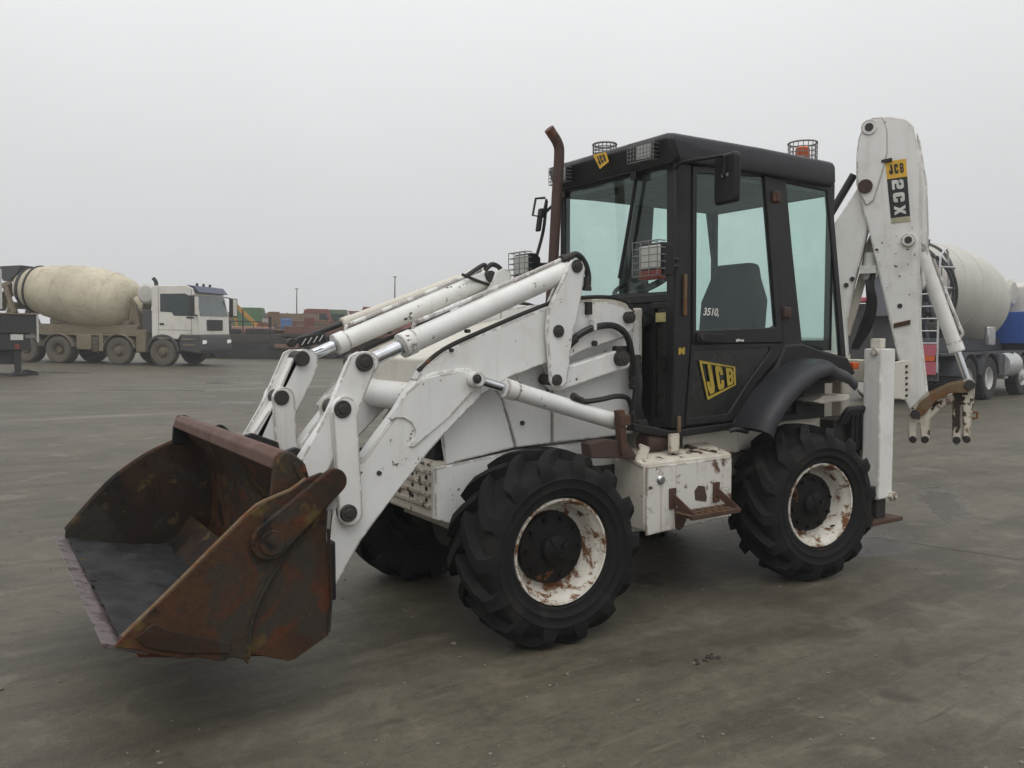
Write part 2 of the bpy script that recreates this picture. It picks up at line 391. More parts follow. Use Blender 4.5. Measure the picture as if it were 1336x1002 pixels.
# ================================================================== THE YARD
def ground_sheet():
    def axis_vals(lim_near, step_near, far):
        v = []; x = 0.; s = step_near
        while x < far:
            v.append(x); 
            if x > lim_near: s *= 1.22
            x += s
        v.append(far); return [-a for a in v[:0:-1]]+v
    xs = axis_vals(14, .5, 900); ys = axis_vals(14, .5, 900)
    bm = bm_new(); G = []
    for y in ys:
        G.append([bm.verts.new((x, y, gz(x, y) if math.hypot(x, y) < 150 else gz(x*150/math.hypot(x, y), y*150/math.hypot(x, y)))) for x in xs])
    for j in range(len(ys)-1):
        for i in range(len(xs)-1): bm.faces.new((G[j][i], G[j][i+1], G[j+1][i+1], G[j+1][i]))
    m, nt, P = base_mat('worn_damp_concrete_yard')
    tc = _n(nt, 'ShaderNodeTexCoord'); v = tc.outputs['Object']
    ms = _n(nt, 'ShaderNodeMapping'); ms.inputs['Rotation'].default_value = (0, 0, R(28)); ms.inputs['Scale'].default_value = (.28, 1.6, 1)
    nt.links.new(v, ms.inputs['Vector']); vs = ms.outputs[0]
    big = noise_n(nt, v, .16, 4, .55); mid = noise_n(nt, v, .9, 5, .6); fine = noise_n(nt, v, 14, 5, .65)
    grit = noise_n(nt, v, 120, 3, .7); stk = noise_n(nt, vs, 1.5, 6, .65, .6); stk2 = noise_n(nt, vs, .5, 5, .6, .8)
    c = mixc(nt, maprange(nt, big, .35, .65), (.080, .070, .047), (.110, .098, .069))
    c = mixc(nt, maprange(nt, stk, .42, .68, 0, .8), c, (.050, .041, .027))
    c = mixc(nt, maprange(nt, mid, .48, .66, 0, .75), c, (.050, .043, .031))
    c = mixc(nt, maprange(nt, stk2, .55, .75, 0, .5), c, (.165, .146, .101))
    c = mixc(nt, maprange(nt, fine, .35, .75, 0, .38), c, (.038, .034, .027))
    c = mixc(nt, maprange(nt, grit, .60, .80, 0, .5), c, (.19, .17, .14))
    c = mixc(nt, maprange(nt, grit, .20, .36, .45, 0), c, (.03, .027, .022))
    pat = noise_n(nt, v, 2.6, 5, .7, .5); c = mixc(nt, maprange(nt, pat, .54, .70, 0, .55), c, (.165, .145, .105))
    c = mixc(nt, maprange(nt, pat, .34, .44, .5, 0), c, (.045, .038, .027))
    ms2 = _n(nt, 'ShaderNodeMapping'); ms2.inputs['Rotation'].default_value = (0, 0, R(-33)); ms2.inputs['Scale'].default_value = (1.1, 5.5, 1); nt.links.new(v, ms2.inputs['Vector'])
    drg = noise_n(nt, ms2.outputs[0], 1.6, 6, .72, .5); c = mixc(nt, maprange(nt, drg, .56, .72, 0, .6), c, (.155, .138, .10)); c = mixc(nt, maprange(nt, drg, .30, .44, .6, 0), c, (.042, .036, .026))
    spk = noise_n(nt, v, 46, 4, .75); c = mixc(nt, maprange(nt, spk, .58, .70, 0, .5), c, (.155, .135, .10)); c = mixc(nt, maprange(nt, spk, .32, .42, .5, 0), c, (.03, .026, .02))
    oil = noise_n(nt, v, 1.25, 3, .5); c = mixc(nt, maprange(nt, oil, .66, .72, 0, .6), c, (.026, .023, .018))
    damp = None                                                     # shallow damp spots with soft, ragged edges
    for (cx, cy, a, b, rz) in WET:
        mw = _n(nt, 'ShaderNodeMapping'); mw.vector_type = 'TEXTURE'; mw.inputs['Location'].default_value = (cx, cy, 0); mw.inputs['Rotation'].default_value = (0, 0, rz); mw.inputs['Scale'].default_value = (a, b, 50)
        nt.links.new(v, mw.inputs['Vector']); ln = _n(nt, 'ShaderNodeVectorMath', operation='LENGTH'); nt.links.new(mw.outputs[0], ln.inputs[0])
        k = maprange(nt, math_n(nt, 'ADD', ln.outputs['Value'], math_n(nt, 'MULTIPLY', math_n(nt, 'SUBTRACT', pat, .5), 2.2)), .65, 1.1, 1., 0.)
        damp = k if damp is None else math_n(nt, 'MAXIMUM', damp, k)
    c = mixc(nt, math_n(nt, 'MULTIPLY', damp, .55), c, (.035, .03, .023))
    nt.links.new(c, P.inputs['Base Color'])
    wet = maprange(nt, stk2, .56, .70); wet2 = maprange(nt, mid, .55, .75)
    rgh = math_n(nt, 'SUBTRACT', .58, math_n(nt, 'MULTIPLY', wet, .14))
    rgh = math_n(nt, 'SUBTRACT', rgh, math_n(nt, 'MULTIPLY', wet2, .06))
    rgh = math_n(nt, 'SUBTRACT', rgh, math_n(nt, 'MULTIPLY', damp, .36))
    nt.links.new(rgh, P.inputs['Roughness']); P.inputs['Specular IOR Level'].default_value = .34
    b = _n(nt, 'ShaderNodeBump', Strength=.55, Distance=.02)
    h = math_n(nt, 'ADD', math_n(nt, 'MULTIPLY', fine, .6), math_n(nt, 'ADD', math_n(nt, 'MULTIPLY', grit, .25), stk))
    nt.links.new(h, b.inputs['Height']); nt.links.new(b.outputs[0], P.inputs['Normal'])
    o = finish('ground', bm, m); o['kind'] = 'structure'; o['label'] = 'damp grey brown concrete yard'
    return o
WET = []
for px, py, a, b, rz in [(292, 525, .9, .30, -.5), (190, 509, 2.0, .45, -.5), (300, 500, 1.0, .4, -.5), (60, 486, 1.6, .5, -.5), (1150, 709, .45, .22, .5), (1230, 655, .9, .22, .6), (560, 545, .8, .3, .3)]:
    q = at_ground(px, py); WET.append((q.x, q.y, a, b, rz))
ground_sheet()
M['wetground'] = worn('dark_joint_filler', (.045, .038, .028), .6, dirt=.3, dirtcol=(.02, .018, .014), streak=0)
# the worn joint across the slab
def joint(p0, p1, w, seed):
    a, b = at_ground(*p0), at_ground(*p1); n = 60; bm = bm_new(); d = (b-a).normalized(); sd = Vector((-d.y, d.x, 0)); prev = None
    for i in range(n+1):
        c = a+(b-a)*(i/n)+sd*(.012*noise.noise(Vector((i*.35, seed, 0)))+.03*noise.noise(Vector((i*.07, seed, 5)))); ww = w*(.5+.9*abs(noise.noise(Vector((i*.5, seed, 9)))))
        r_ = [bm.verts.new((p.x, p.y, gz(p.x, p.y)+.004)) for p in (c-sd*ww, c+sd*ww)]
        if prev: bm.faces.new((prev[0], r_[0], r_[1], prev[1]))
        prev = r_
    o = finish('slab_joint', bm, 'wetground'); o['kind'] = 'structure'
joint((1138, 701), (1336, 731), .007, 1.)
# scattered grit and crumbs, too many to count
def grit():
    bm = bm_new(); r = random.Random(3)
    for k in range(1500):
        d = 1.6+11*r.random()**1.5; az = YAW+r.uniform(-.72, .72)
        x, y = CAM.x+math.sin(az)*d, CAM.y+math.cos(az)*d; s = .003+.007*r.random()**3
        if k % 90 == 0: s *= 2.2
        bmesh.ops.create_icosphere(bm, subdivisions=1, radius=1, matrix=Matrix.Translation((x, y, gz(x, y)+s*.3)) @ Matrix.Rotation(r.random()*6, 4, 'Z') @ Matrix.Diagonal((s*r.uniform(.8, 1.8), s*r.uniform(.7, 1.3), s*.6, 1)))
    o = finish('loose_grit', bm, worn('pale_grit_stone', (.17, .155, .125), .9, dirt=.5, dirtcol=(.06, .05, .04), streak=0), ang=10); o['kind'] = 'stuff'
    o['label'] = 'small stones and crumbs scattered on the yard'
    bm = bm_new()
    q = at_ground(920, 860)
    for k in range(16):
        s = r.uniform(.004, .011)
        bmesh.ops.create_icosphere(bm, subdivisions=1, radius=1, matrix=Matrix.Translation((q.x+r.uniform(-.09, .09), q.y+r.uniform(-.03, .03), gz(q.x, q.y)+s*.35)) @ Matrix.Diagonal((s*1.4, s, s*.6, 1)))
    o = finish('dirt_crumbs', bm, plain('dark_dirt', (.03, .026, .02), .9), ang=10); o['kind'] = 'stuff'; o['label'] = 'dark dirt crumbs fallen in front of the machine'
grit()

# ================================================================== THE BACKHOE LOADER
BH = empty('backhoe_loader')
tag(BH, 'white backhoe loader with rusty front bucket and black cab in the foreground', 'backhoe loader')
WB, RW = 2.0246, .4716      # wheelbase, wheel centre height
RW = .490

# ---- wheels
def tyre_bm():
    bm = bm_new()
    sec = [(.262, .005), (.276, -.012), (.281, -.019), (.287, -.017), (.315, -.030), (.320, -.036), (.326, -.033), (.36, -.038), (.366, -.043), (.372, -.038), (.395, -.034), (.424, -.016), (.436, .02), (.442, .08), (.444, .16), (.442, .24), (.436, .30), (.424, .336), (.395, .352), (.34, .35), (.285, .33), (.262, .31)]
    lathe(bm, sec, (0, 0, 0), (0, 1, 0), n=56, cap=False)
    def surf(y):
        best = None
        for (r0, y0), (r1, y1) in zip(sec[3:-3], sec[4:-2]):
            if y0 <= y <= y1: return r0+(r1-r0)*(y-y0)/(y1-y0)
        return .43
    N = 14
    for side in (0, 1):
        for k in range(N):
            a0 = 2*math.pi*(k+.5*side)/N; rings = []
            S = [(-.040, .375, .390), (-.036, .405, .432), (-.012, .426, .470), (.03, .436, .488), (.09, .442, .494), (.15, .444, .494), (.182, .444, .488)]
            for i, (y, rb, rt) in enumerate(S):
                s = i/(len(S)-1); t = a0+(-.02 if i < 3 else 0)+.40*max(0, (y+.01))/.19; w = .088 if i < 3 else .098-.034*s
                if side: y = .316-y; 
                ring = []
                for (rr, ww) in ((rb-.012, w*1.25), (rt, w*.8)):
                    for sg in (-1, 1):
                        th = -(t+sg*ww); ring.append(Vector((math.cos(th)*rr, y, math.sin(th)*rr)))
                rings.append([bm.verts.new(ring[q]) for q in (0, 1, 3, 2)])
            for A, B in zip(rings, rings[1:]):
                for q in range(4): _ngon(bm, (A[q], A[(q+1) % 4], B[(q+1) % 4], B[q]))
            _ngon(bm, rings[0]); _ngon(bm, rings[-1][::-1])
    return bm
def make_wheel(front=True):
    w = empty('wheel', parent=BH)
    finish('tyre', tyre_bm(), 'rubber', w, ang=50)
    bm = bm_new()
    lathe(bm, [(.262, .02), (.266, -.004), (.262, -.012), (.253, -.010), (.250, .006), (.240, .022), (.228, .040), (.224, .075), (.217, .095), (.210, .115), (.20, .122), (.16, .125), (.12, .155)], (0, 0, 0), (0, 1, 0), n=56, cap=False)
    finish('rim', bm, 'rim', w, ang=50)
    bm = bm_new(); lathe(bm, [(.12, .165), (.20, .17), (.225, .19), (.25, .28), (.256, .31), (.264, .318), (.268, .312)], (0, 0, 0), (0, 1, 0), n=48, cap=False); finish('rim_barrel', bm, 'dark', w, ang=50)
    bm = bm_new()
    lathe(bm, [(.003, .030), (.050, .032), (.070, .045), (.076, .070), (.120, .074), (.155, .082), (.180, .088), (.186, .130), (.1, .3)], (0, 0, 0), (0, 1, 0), n=32)
    for k in range(10):
        t = 2*math.pi*k/10; cyl(bm, (math.cos(t)*.152, .060, math.sin(t)*.152), (math.cos(t)*.152, .11, math.sin(t)*.152), .012, n=6)
    for k in range(4):
        t = 2*math.pi*k/4+.5; bar(bm, (math.cos(t)*.03, .027, math.sin(t)*.03), (math.cos(t)*.068, .040, math.sin(t)*.068), .018, .018, (0, 1, 0))
    finish('hub', bm, 'hub', w)
    bm = bm_new(); t = .9
    tube(bm, [(math.cos(t)*.222, .06, math.sin(t)*.222), (math.cos(t)*.205, .02, math.sin(t)*.205)], .006, k=0)
    finish('valve_stem', bm, 'hose', w)
    return w
w0 = make_wheel()
spots = [(0, -.846, 0, -.085), (WB, -.846, 0, -.156), (0, .846, math.pi, -.085), (WB, .846, math.pi, -.156)]
for i, (x, y, flip, st) in enumerate(spots):
    w = w0 if i == 0 else clone(w0, BH)
    w.location = (x, y, RW); w.rotation_euler = (0, (0, 1.1, 2.3, .6)[i], flip+st)
    w.rotation_mode = 'XYZ'
    m = Matrix.Rotation(flip+st, 4, 'Z') @ Matrix.Rotation((0, 1.7, .6, .9)[i], 4, 'Y'); w.rotation_euler = m.to_euler()

# ---- chassis, axles, hood, nose
bm = bm_new()
box(bm, -.30, 3.05, -.30, .30, .52, .86); box(bm, .95, 2.6, -.42, .42, .80, 1.0)
finish('chassis', bm, 'cream', BH, .012)
bm = bm_new()
for x in (0, WB):
    cyl(bm, (x, -.55, RW), (x, .55, RW), .085); cyl(bm, (x, -.14, RW), (x, .14, RW), .20, n=24); cyl(bm, (x-.2, 0, RW), (x+.2, 0, RW), .12)
    for s in (-1, 1): cyl(bm, (x, s*.52, RW), (x, s*.72, RW), .15)
cyl(bm, (.2, 0, RW), (1.8, 0, RW), .04); box(bm, .5, 1.5, -.33, .33, .40, .54)
finish('axle', bm, 'dark', BH, .006)
bm = bm_new(); box(bm, .42, 1.60, -.40, .62, .47, .80); box(bm, .55, 1.45, .40, .66, .44, .90); box(bm, -.25, .42, -.26, .26, .50, .60); box(bm, 1.6, 2.9, -.34, .34, .50, .62); finish('belly_shade_fill', bm, 'dark', BH, .012)  # belly fill and far-side box, added to block light and deepen shade below
# bonnet
HY = .33
hood = [(-.46, 1.20), (-.455, 1.435), (-.24, 1.50), (.10, 1.60), (.45, 1.67), (1.00, 1.72), (1.00, 1.0), (-.30, .95), (-.40, 1.19)]
bm = bm_new(); prism_axis(bm, hood, -HY, HY); finish('bonnet', bm, 'bonnet', BH, .014, 3)
bm = bm_new()
prism_axis(bm, [(-.305, .64), (-.40, .92), (-.368, 1.28), (-.33, 1.28), (-.305, .92)], -.29, .29); finish('radiator_grille', bm, 'black', BH, .004)
gr = BH.children[-1]
bm = bm_new()
for k in range(9): obox(bm, (-.393+.006*k*.5, 0, .95+.037*k), (.02, .56, .012))
finish('grille_bar', bm, 'dark', gr)
# perforated nose block
nose = empty('nose_block', parent=BH)
bm = bm_new(); prism_axis(bm, [(-.43, .60), (-.27, .585), (-.27, .90), (-.40, .905), (-.43, .87)], -.345, .345); finish('block', bm, 'chip_white', nose, .012)
bm = bm_new()
for z in (.665, .725, .785, .845):
    obox(bm, (-.433, 0, z), (.012, .60, .020))
for k in range(9): cyl(bm, (-.437, -.28+.07*k, .885), (-.425, -.28+.07*k, .885), .010, n=8)
finish('rib', bm, 'chip_white', nose, .004)
bm = bm_new()
for k in range(9): cyl(bm, (-.4405, -.28+.07*k, .885), (-.4372, -.28+.07*k, .885), .006, n=8)
for z in (.695, .755, .815): 
    for k in range(4): cyl(bm, (-.434, -.25+.16*k, z), (-.4302, -.25+.16*k, z), .012, n=10)
finish('hole', bm, 'dark', nose)
# side panels below the arm (near and far): separate sheets with gaps
def near_far(name, px, y0, th, mat, bev=.004, far=True, label=None):
    pr = prof(px, y0); out = []
    for s in ((1, -1) if far else (1,)):
        bm = bm_new(); prism_axis(bm, pr, s*y0, s*(y0+th)); out.append(finish(name, bm, mat, BH, bev, label=label))
    return out
SPY = -.362
near_far('side_panel', [(583, 606), (576, 560), (600, 528), (640, 500), (653, 517), (672, 584)], SPY, .028, 'arm_white')
near_far('side_panel', [(674, 584), (655, 517), (645, 498), (700, 470), (719, 470), (719.5, 578)], SPY, .028, 'arm_white')
near_far('side_panel', [(721, 578), (721, 470), (741, 462), (741, 400), (790, 392), (822, 393), (828, 470), (828, 556), (826, 566), (765, 573)], SPY, .028, 'arm_white')
near_far('lower_side_panel', [(568, 612), (583, 608), (673, 588), (762, 577), (800, 585), (842, 603), (845, 692), (830, 694), (690, 700), (592, 684), (568, 678)], SPY-.006, .034, 'arm_white')
bm = bm_new(); prism_axis(bm, prof([(742, 404), (742, 392), (800, 389), (822, 396), (826, 402), (820, 440), (742, 452)], -.372), -.372, -.345); finish('tower_plate', bm, 'cream', BH, .004)
# tower at the back of the loader frame
for s in (-1, 1):
    bm = bm_new(); prism_axis(bm, [(.60, 1.0), (.98, 1.0), (.96, 1.62), (.88, 1.74), (.72, 1.74), (.66, 1.55)], s*.345, s*.32); finish('tower', bm, 'arm_white', BH, .006)

# ---- loader arms
A0, A1 = .475, .375
def mirror_pair(name, build, mat, bev=.006, parent=BH, ang=35):
    out = []
    for s in (-1, 1):
        bm = bm_new(); build(bm, s); out.append(finish(name, bm, mat, parent, bev, ang=ang))
    return out
arm_front = prof([(428, 768), (429, 690), (448, 640), (466, 612), (492, 575), (521, 536), (535, 512), (548, 494), (565, 486), (598, 481), (612, 480), (630, 497), (627, 518), (590, 556), (560, 590), (520, 640), (472, 705), (436, 769)], -A0)
arm_rear = prof([(545, 497), (556, 478), (580, 459), (625, 438), (700, 407), (738, 396), (800, 394), (828, 404), (830, 428), (818, 440), (770, 455), (737, 470), (705, 477), (668, 492), (636, 512), (618, 520), (600, 505)], -A0)
arms = []
for s in (-1, 1):
    a = empty('loader_arm', parent=BH); arms.append(a)
    bm = bm_new(); prism_axis(bm, arm_front, s*A0, s*A1); finish('front_beam', bm, 'arm_white', a, .008)
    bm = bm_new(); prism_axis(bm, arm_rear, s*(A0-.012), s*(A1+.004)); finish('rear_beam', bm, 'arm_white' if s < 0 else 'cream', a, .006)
    bm = bm_new(); prism_axis(bm, prof([(505, 545), (530, 512), (552, 494), (598, 484), (612, 486), (620, 506), (588, 541), (560, 565), (540, 583), (533, 582), (541, 572), (541, 560), (536, 551), (526, 545), (516, 545), (510, 549)], -A0), s*(A0+.010), s*(A0-.002)); finish('doubler_plate', bm, 'arm_white', a, .003)
    bm = bm_new(); tube(bm, [(x, s*(A0-.022), z+.012) for x, z in prof([(548, 487), (580, 460), (625, 438), (700, 406), (738, 394), (790, 390), (820, 396), (829, 410)], -A0)], .011); finish('hydraulic_pipe', bm, 'pin' if s > 0 else 'dark', a)
    bm = bm_new()
    for p in [(610, 432), (588, 457), (494, 617), (512, 600)][:3]:
        q = at(*p, 'y', -A0+.012); cyl(bm, (q.x, s*(A0+.004), q.z), (q.x, s*(A0-.03), q.z), .010, n=10)
    q = at(494, 617, 'y', -A0); cyl(bm, (q.x, s*(A0+.006), q.z), (q.x, s*(A0-.03), q.z), .011, n=10)
    finish('grease_plug', bm, 'pin', a)
# torque tube between the arms
q = at(489, 512, 'y', A1)
bm = bm_new(); cyl(bm, (q.x, -A1-.02, q.z), (q.x, A1+.02, q.z), .082, n=28); finish('cross_tube', bm, 'arm_white', BH)

def pin(px, y0, y1, r, parent=BH, both=True, rim=True, ref=None):
    q = at(px[0], px[1], 'y', ref if ref is not None else y0)
    for s in ((1, -1) if both else (1,)):
        bm = bm_new(); cyl(bm, (q.x, s*y0, q.z), (q.x, s*y1, q.z), r, n=20)
        if rim: cyl(bm, (q.x, s*(y0-.004), q.z), (q.x, s*(y0+.01), q.z), r*.55, n=12)
        o = finish('pivot_pin', bm, 'pin', parent, .004)
    return q
# ---- bucket tilt levers and links
YO = -.475; LK = -.50
pin((477, 473), -.512, -.34, .042); pin((448, 534), -.530, -.34, .041); pin((456, 670), -.538, -.40, .040)
pin((754, 347), -.518, -.36, .036); pin((730, 432), -.52, -.35, .034); pin((728, 496), -.522, -.38, .031)
pin((815, 468), -.526, -.36, .042); pin((824, 414), -.500, -.33, .034)
lever_px = [(459, 462), (478, 458), (490, 470), (486, 490), (470, 535), (463, 553), (432, 610), (410, 640), (388, 640), (378, 618), (392, 596), (432, 545), (446, 512), (455, 480)]
lever_px = [(458, 464), (468, 459), (482, 459), (490, 468), (489, 484), (478, 512), (467, 538), (452, 566), (425, 622), (405, 652), (384, 640), (390, 606), (420, 552), (438, 512)]
for y0, y1 in ((-.492, -.462), (-.40, -.372)):
    near_far('tilt_lever', lever_px, y0, y1-y0, 'arm_white')
bm = None
near_far('tilt_lever_web', [(462, 470), (473, 470), (430, 560), (400, 630), (388, 630), (395, 600), (430, 545)], -.470, .098, 'white')
lp = prof([(448, 534), (456, 670)], LK)
for y0, y1 in ((-.520, -.494), (-.372, -.35)):
    mirror_pair('tilt_link', lambda bm, s: prism_axis(bm, capsule(lp[0], lp[1], .062, .058), s*-y0, s*-y1), 'white', .005)
# ---- bellcranks
bell = [(716, 404), (727, 380), (739, 356), (742, 344), (750, 338), (760, 341), (764, 350), (759, 384), (747, 440), (740, 500), (734, 506), (724, 506), (719, 498), (714, 432)]
near_far('bellcrank', bell, -.508, .026, 'arm_white', .005)
bell2 = [(712, 404), (722, 380), (734, 356), (738, 344), (748, 338), (758, 341), (760, 350), (752, 384), (744, 440), (735, 500), (728, 506), (716, 506), (709, 498), (706, 440)]
near_far('bellcrank', bell2, -.375, .026, 'arm_white', .005)
lk = prof([(729, 496), (815, 468)], -.47)
mirror_pair('parallel_link', lambda bm, s: prism_axis(bm, capsule(lk[0], lk[1], .060, .060), s*.478, s*.40), 'arm_white', .012)

# ---- rams
def ram(a, b, split, rb, rr, mat='white', pipe=True, side=-1, name='ram', rodmat='chrome', eye=True):
    """a: rod end, b: barrel end, split: share of the length where the rod leaves the barrel"""
    a, b = Vector(a), Vector(b); o = empty(name, parent=BH); m = a+(b-a)*split; d = (b-a).normalized()
    bm = bm_new(); cyl(bm, m, b-d*rb*.6, rb, n=28); cyl(bm, m-d*.012, m+d*.06, rb*1.10, n=28); cyl(bm, b-d*.05, b, rb*.92, rb*.7)
    if eye: cyl(bm, b-Vector((0, rb*.8, 0)), b+Vector((0, rb*.8, 0)), rb*.95)
    finish('barrel', bm, mat, o, .004)
    bm = bm_new(); cyl(bm, a, m, rr, n=20); finish('rod', bm, rodmat, o)
    bm = bm_new(); cyl(bm, a-Vector((0, rb*.7, 0)), a+Vector((0, rb*.7, 0)), rr*1.6); finish('rod_eye', bm, mat if eye or rr > .02 else 'pin', o, .004)
    if pipe:
        up = Vector((-d.z, 0, d.x)); up = up if up.z > 0 else -up
        bm = bm_new(); p0 = m+d*.08+up*(rb*.9); p1 = b-d*.10+up*(rb+.012)
        tube(bm, [p0, p0+up*.03+d*.03, p0+up*.026+d*.12, p1-d*.05, p1], .011); finish('feed_pipe', bm, mat, o)
    return o
q0, q1 = at(477, 473, 'y', -.43), at(756, 346, 'y', -.43)
for s in (1, -1):
    ram((q0.x, s*q0.y, q0.z), (q1.x-.02, s*q1.y, q1.z-.006), .155, .056, .033, 'arm_white', eye=False)
q0, q1 = at(621, 495, 'y', -.515), at(806, 551, 'y', -.515)
for s in (1, -1):
    ram((q0.x, s*q0.y, q0.z), (q1.x, s*q1.y, q1.z), .19, .047, .024, 'arm_white', pipe=False)
pin((618, 494), -.556, -.40, .024, ref=-.515)
# thin clam ram beyond the far arm
q0, q1 = at(380, 447, 'y', .56), at(634, 351, 'y', .56)
ram(q0, q1, .24, .030, .016, 'cream', False, name='clam_ram', rodmat='hose', eye=False)
# striped warning plate on the far tilt ram
a = at(390, 447, 'y', .36); b = at(424, 440, 'y', .36)
wl = empty('warning_plate', parent=BH); d = (b-a).normalized()
bm = bm_new(); bar(bm, a, b, .012, .055, (0, 0, 1)); finish('backing', bm, 'decal_black', wl)
bm = bm_new()
for k in range(4):
    c = a+(b-a)*(.16+.22*k); bar(bm, c+Vector((-.012, -.0075, -.018)), c+Vector((.012, -.0075, .018)), .002, .022, (0, 1, 0))
finish('stripe', bm, 'decal_white', wl)
# bracket bar joining the heads of the far ram
bm = bm_new(); y = .37
tube(bm, [at(607, 361, 'y', y), at(628, 347, 'y', y), at(634, 346, 'y', y)], .014); tube(bm, [at(603, 358, 'y', y), at(622, 366, 'y', y), at(645, 374, 'y', y)], .010)
tube(bm, [at(633, 352, 'y', y), at(642, 345, 'y', y), at(652, 350, 'y', y), at(654, 362, 'y', y), at(648, 374, 'y', y)], .016)
finish('hydraulic_hose', bm, 'hose', BH)

# ---- hoses of the near side
def hose(pts, y, r, name='hydraulic_hose'):
    bm = bm_new(); tube(bm, [at(*p[:2], 'y', p[2] if len(p) > 2 else y) for p in pts], r, k=6); 
    o = finish(name, bm, 'hose', BH)
    P_ = [at(*p[:2], 'y', p[2] if len(p) > 2 else y) for p in pts]
    for a, b in ((P_[0], P_[1]), (P_[-1], P_[-2])):
        d = (b-a).normalized(); bm = bm_new(); cyl(bm, a-d*.01, a+d*.045, r*1.22, n=12); cyl(bm, a-d*.03, a-d*.008, r*1.5, n=6); finish('hose_fitting', bm, 'pin', BH, .002)
    return o
hose([(738, 337, -.44), (752, 332, -.44), (762, 342, -.44), (767, 358, -.44), (766, 372, -.44)], -.44, .018)
hose([(744, 448, -.46), (757, 436, -.49), (776, 427, -.50), (800, 425, -.50), (817, 437, -.50), (824, 462, -.49), (826, 500, -.45)], -.5, .019)
hose([(752, 519, -.54), (762, 524, -.54), (785, 521, -.53), (805, 517, -.50), (820, 521, -.46), (826, 545, -.44)], -.53, .015)
for k in range(4): hose([(826+k*2.4, 470, -.42+.02*k), (829+k*2.2, 500, -.43), (827+k*2.6, 530, -.43), (834+k*3, 556, -.42)], -.42, .013)
bm = bm_new(); q = at(776, 424, 'y', -.515); obox(bm, (q.x, -.50, q.z), (.018, .05, .06)); finish('hose_clip', bm, 'white', BH, .004)
bm = bm_new(); q = at(770, 402, 'y', -.49); obox(bm, (q.x, -.47, q.z), (.035, .04, .07)); finish('pipe_clamp', bm, 'dark', BH, .004)
bm = bm_new(); q = at(815, 456, 'y', -.49); obox(bm, (q.x, -.46, q.z), (.10, .05, .04)); finish('hose_block', bm, 'dark', BH, .008)
bm = bm_new(); q = at(776, 448, 'y', -.475); cyl(bm, (q.x, -.482, q.z), (q.x, -.44, q.z), .016); q = at(682, 552, 'y', -.37); cyl(bm, (q.x, -.372, q.z), (q.x, -.35, q.z), .013); finish('rubber_plug', bm, 'pin', BH)

# ---- rusty upright and tray behind the front wheel
ut = empty('rusty_bracket', parent=BH)
bm = bm_new(); q = at(808, 535, 'y', -.60); q2 = at(812, 592, 'y', -.60); bar(bm, q, q2, .045, .045); finish('upright', bm, 'rust', ut, .004)
bm = bm_new(); prism_axis(bm, prof([(763, 578), (788, 572), (812, 576), (828, 597), (765, 597)], -.56), -.60, -.52); finish('tray', bm, 'exhaust', ut, .006)
bm = bm_new(); q = at(812, 548, 'y', -.60); obox(bm, (q.x, -.60, q.z), (.07, .06, .06)); finish('collar', bm, 'rust', ut, .004)

# ---- bucket
BK = empty('bucket', parent=BH)
def rust_bucket_mat(name, inner=False):
    m, nt, P = base_mat(name)
    tc = _n(nt, 'ShaderNodeTexCoord'); v = tc.outputs['Object']
    a = noise_n(nt, v, 1.7, 5, .62, .5); b = noise_n(nt, v, 3.2, 6, .68, .5); f = noise_n(nt, v, 38, 5, .7); g = noise_n(nt, v, 3.1, 4, .6, 1.)
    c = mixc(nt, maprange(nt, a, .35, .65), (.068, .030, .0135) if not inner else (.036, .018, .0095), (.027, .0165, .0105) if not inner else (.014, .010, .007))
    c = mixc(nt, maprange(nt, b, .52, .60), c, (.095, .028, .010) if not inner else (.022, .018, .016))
    c = mixc(nt, maprange(nt, g, .50, .60, 0, .9), c, (.034, .031, .024))
    c = mixc(nt, maprange(nt, noise_n(nt, v, 7.5, 5, .6), .57, .65, 0, .85), c, (.095, .062, .020))
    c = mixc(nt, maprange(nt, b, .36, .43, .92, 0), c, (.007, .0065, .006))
    c = mixc(nt, maprange(nt, f, .4, .75, 0, .5), c, (.016, .012, .009))
    nt.links.new(c, P.inputs['Base Color']); nt.links.new(maprange(nt, b, .3, .7, .55, .8), P.inputs['Roughness']); P.inputs['Specular IOR Level'].default_value = .22
    bp = _n(nt, 'ShaderNodeBump', Strength=.5, Distance=.008); nt.links.new(math_n(nt, 'ADD', f, b), bp.inputs['Height']); nt.links.new(bp.outputs[0], P.inputs['Normal'])
    return m
M['bk'] = rust_bucket_mat('rusty_bucket_steel'); M['bkin'] = rust_bucket_mat('shaded_rusty_bucket_inside', True)  # second copy holds the interior's weaker light as a darker rust colour
M['bklip'] = worn('scraped_pinkish_bucket_lip', (.098, .048, .034), .7, dirt=.6, dirtcol=(.055, .03, .022), streak=.3, rust=.3, rustcol=(.10, .035, .018), bump=.4)
M['bkedge'] = worn('scraped_bare_cutting_edge', (.145, .115, .115), .5, metal=.15, dirt=.9, dirtcol=(.04, .034, .032), streak=0, rust=.45, rustcol=(.075, .05, .045), bump=.6, scale=2.2)
M['bkmud'] = worn('caked_grey_mud', (.026, .026, .028), .65, spec=.2, dirt=1., dirtcol=(.006, .006, .006), streak=0, bump=.9, bscale=25)
YB = .943
bm = bm_new(); sheet(bm, [(-1.93, .425), (-1.80, .395), (-1.45, .325), (-1.30, .36), (-1.245, .47), (-1.235, .64), (-1.262, .83), (-1.36, 1.05)][::-1], .022, -YB+.03, YB-.03)
finish('shell', bm, 'bk', BK, .004)
front_side = [(150, 845), (178, 848), (196, 853), (237, 860), (258, 858), (284, 863), (304, 858), (318, 861), (324, 868), (331, 800), (362, 738), (404, 684), (440, 640), (443, 622), (420, 617), (400, 625), (380, 640), (345, 655), (320, 675), (230, 765), (160, 832)]
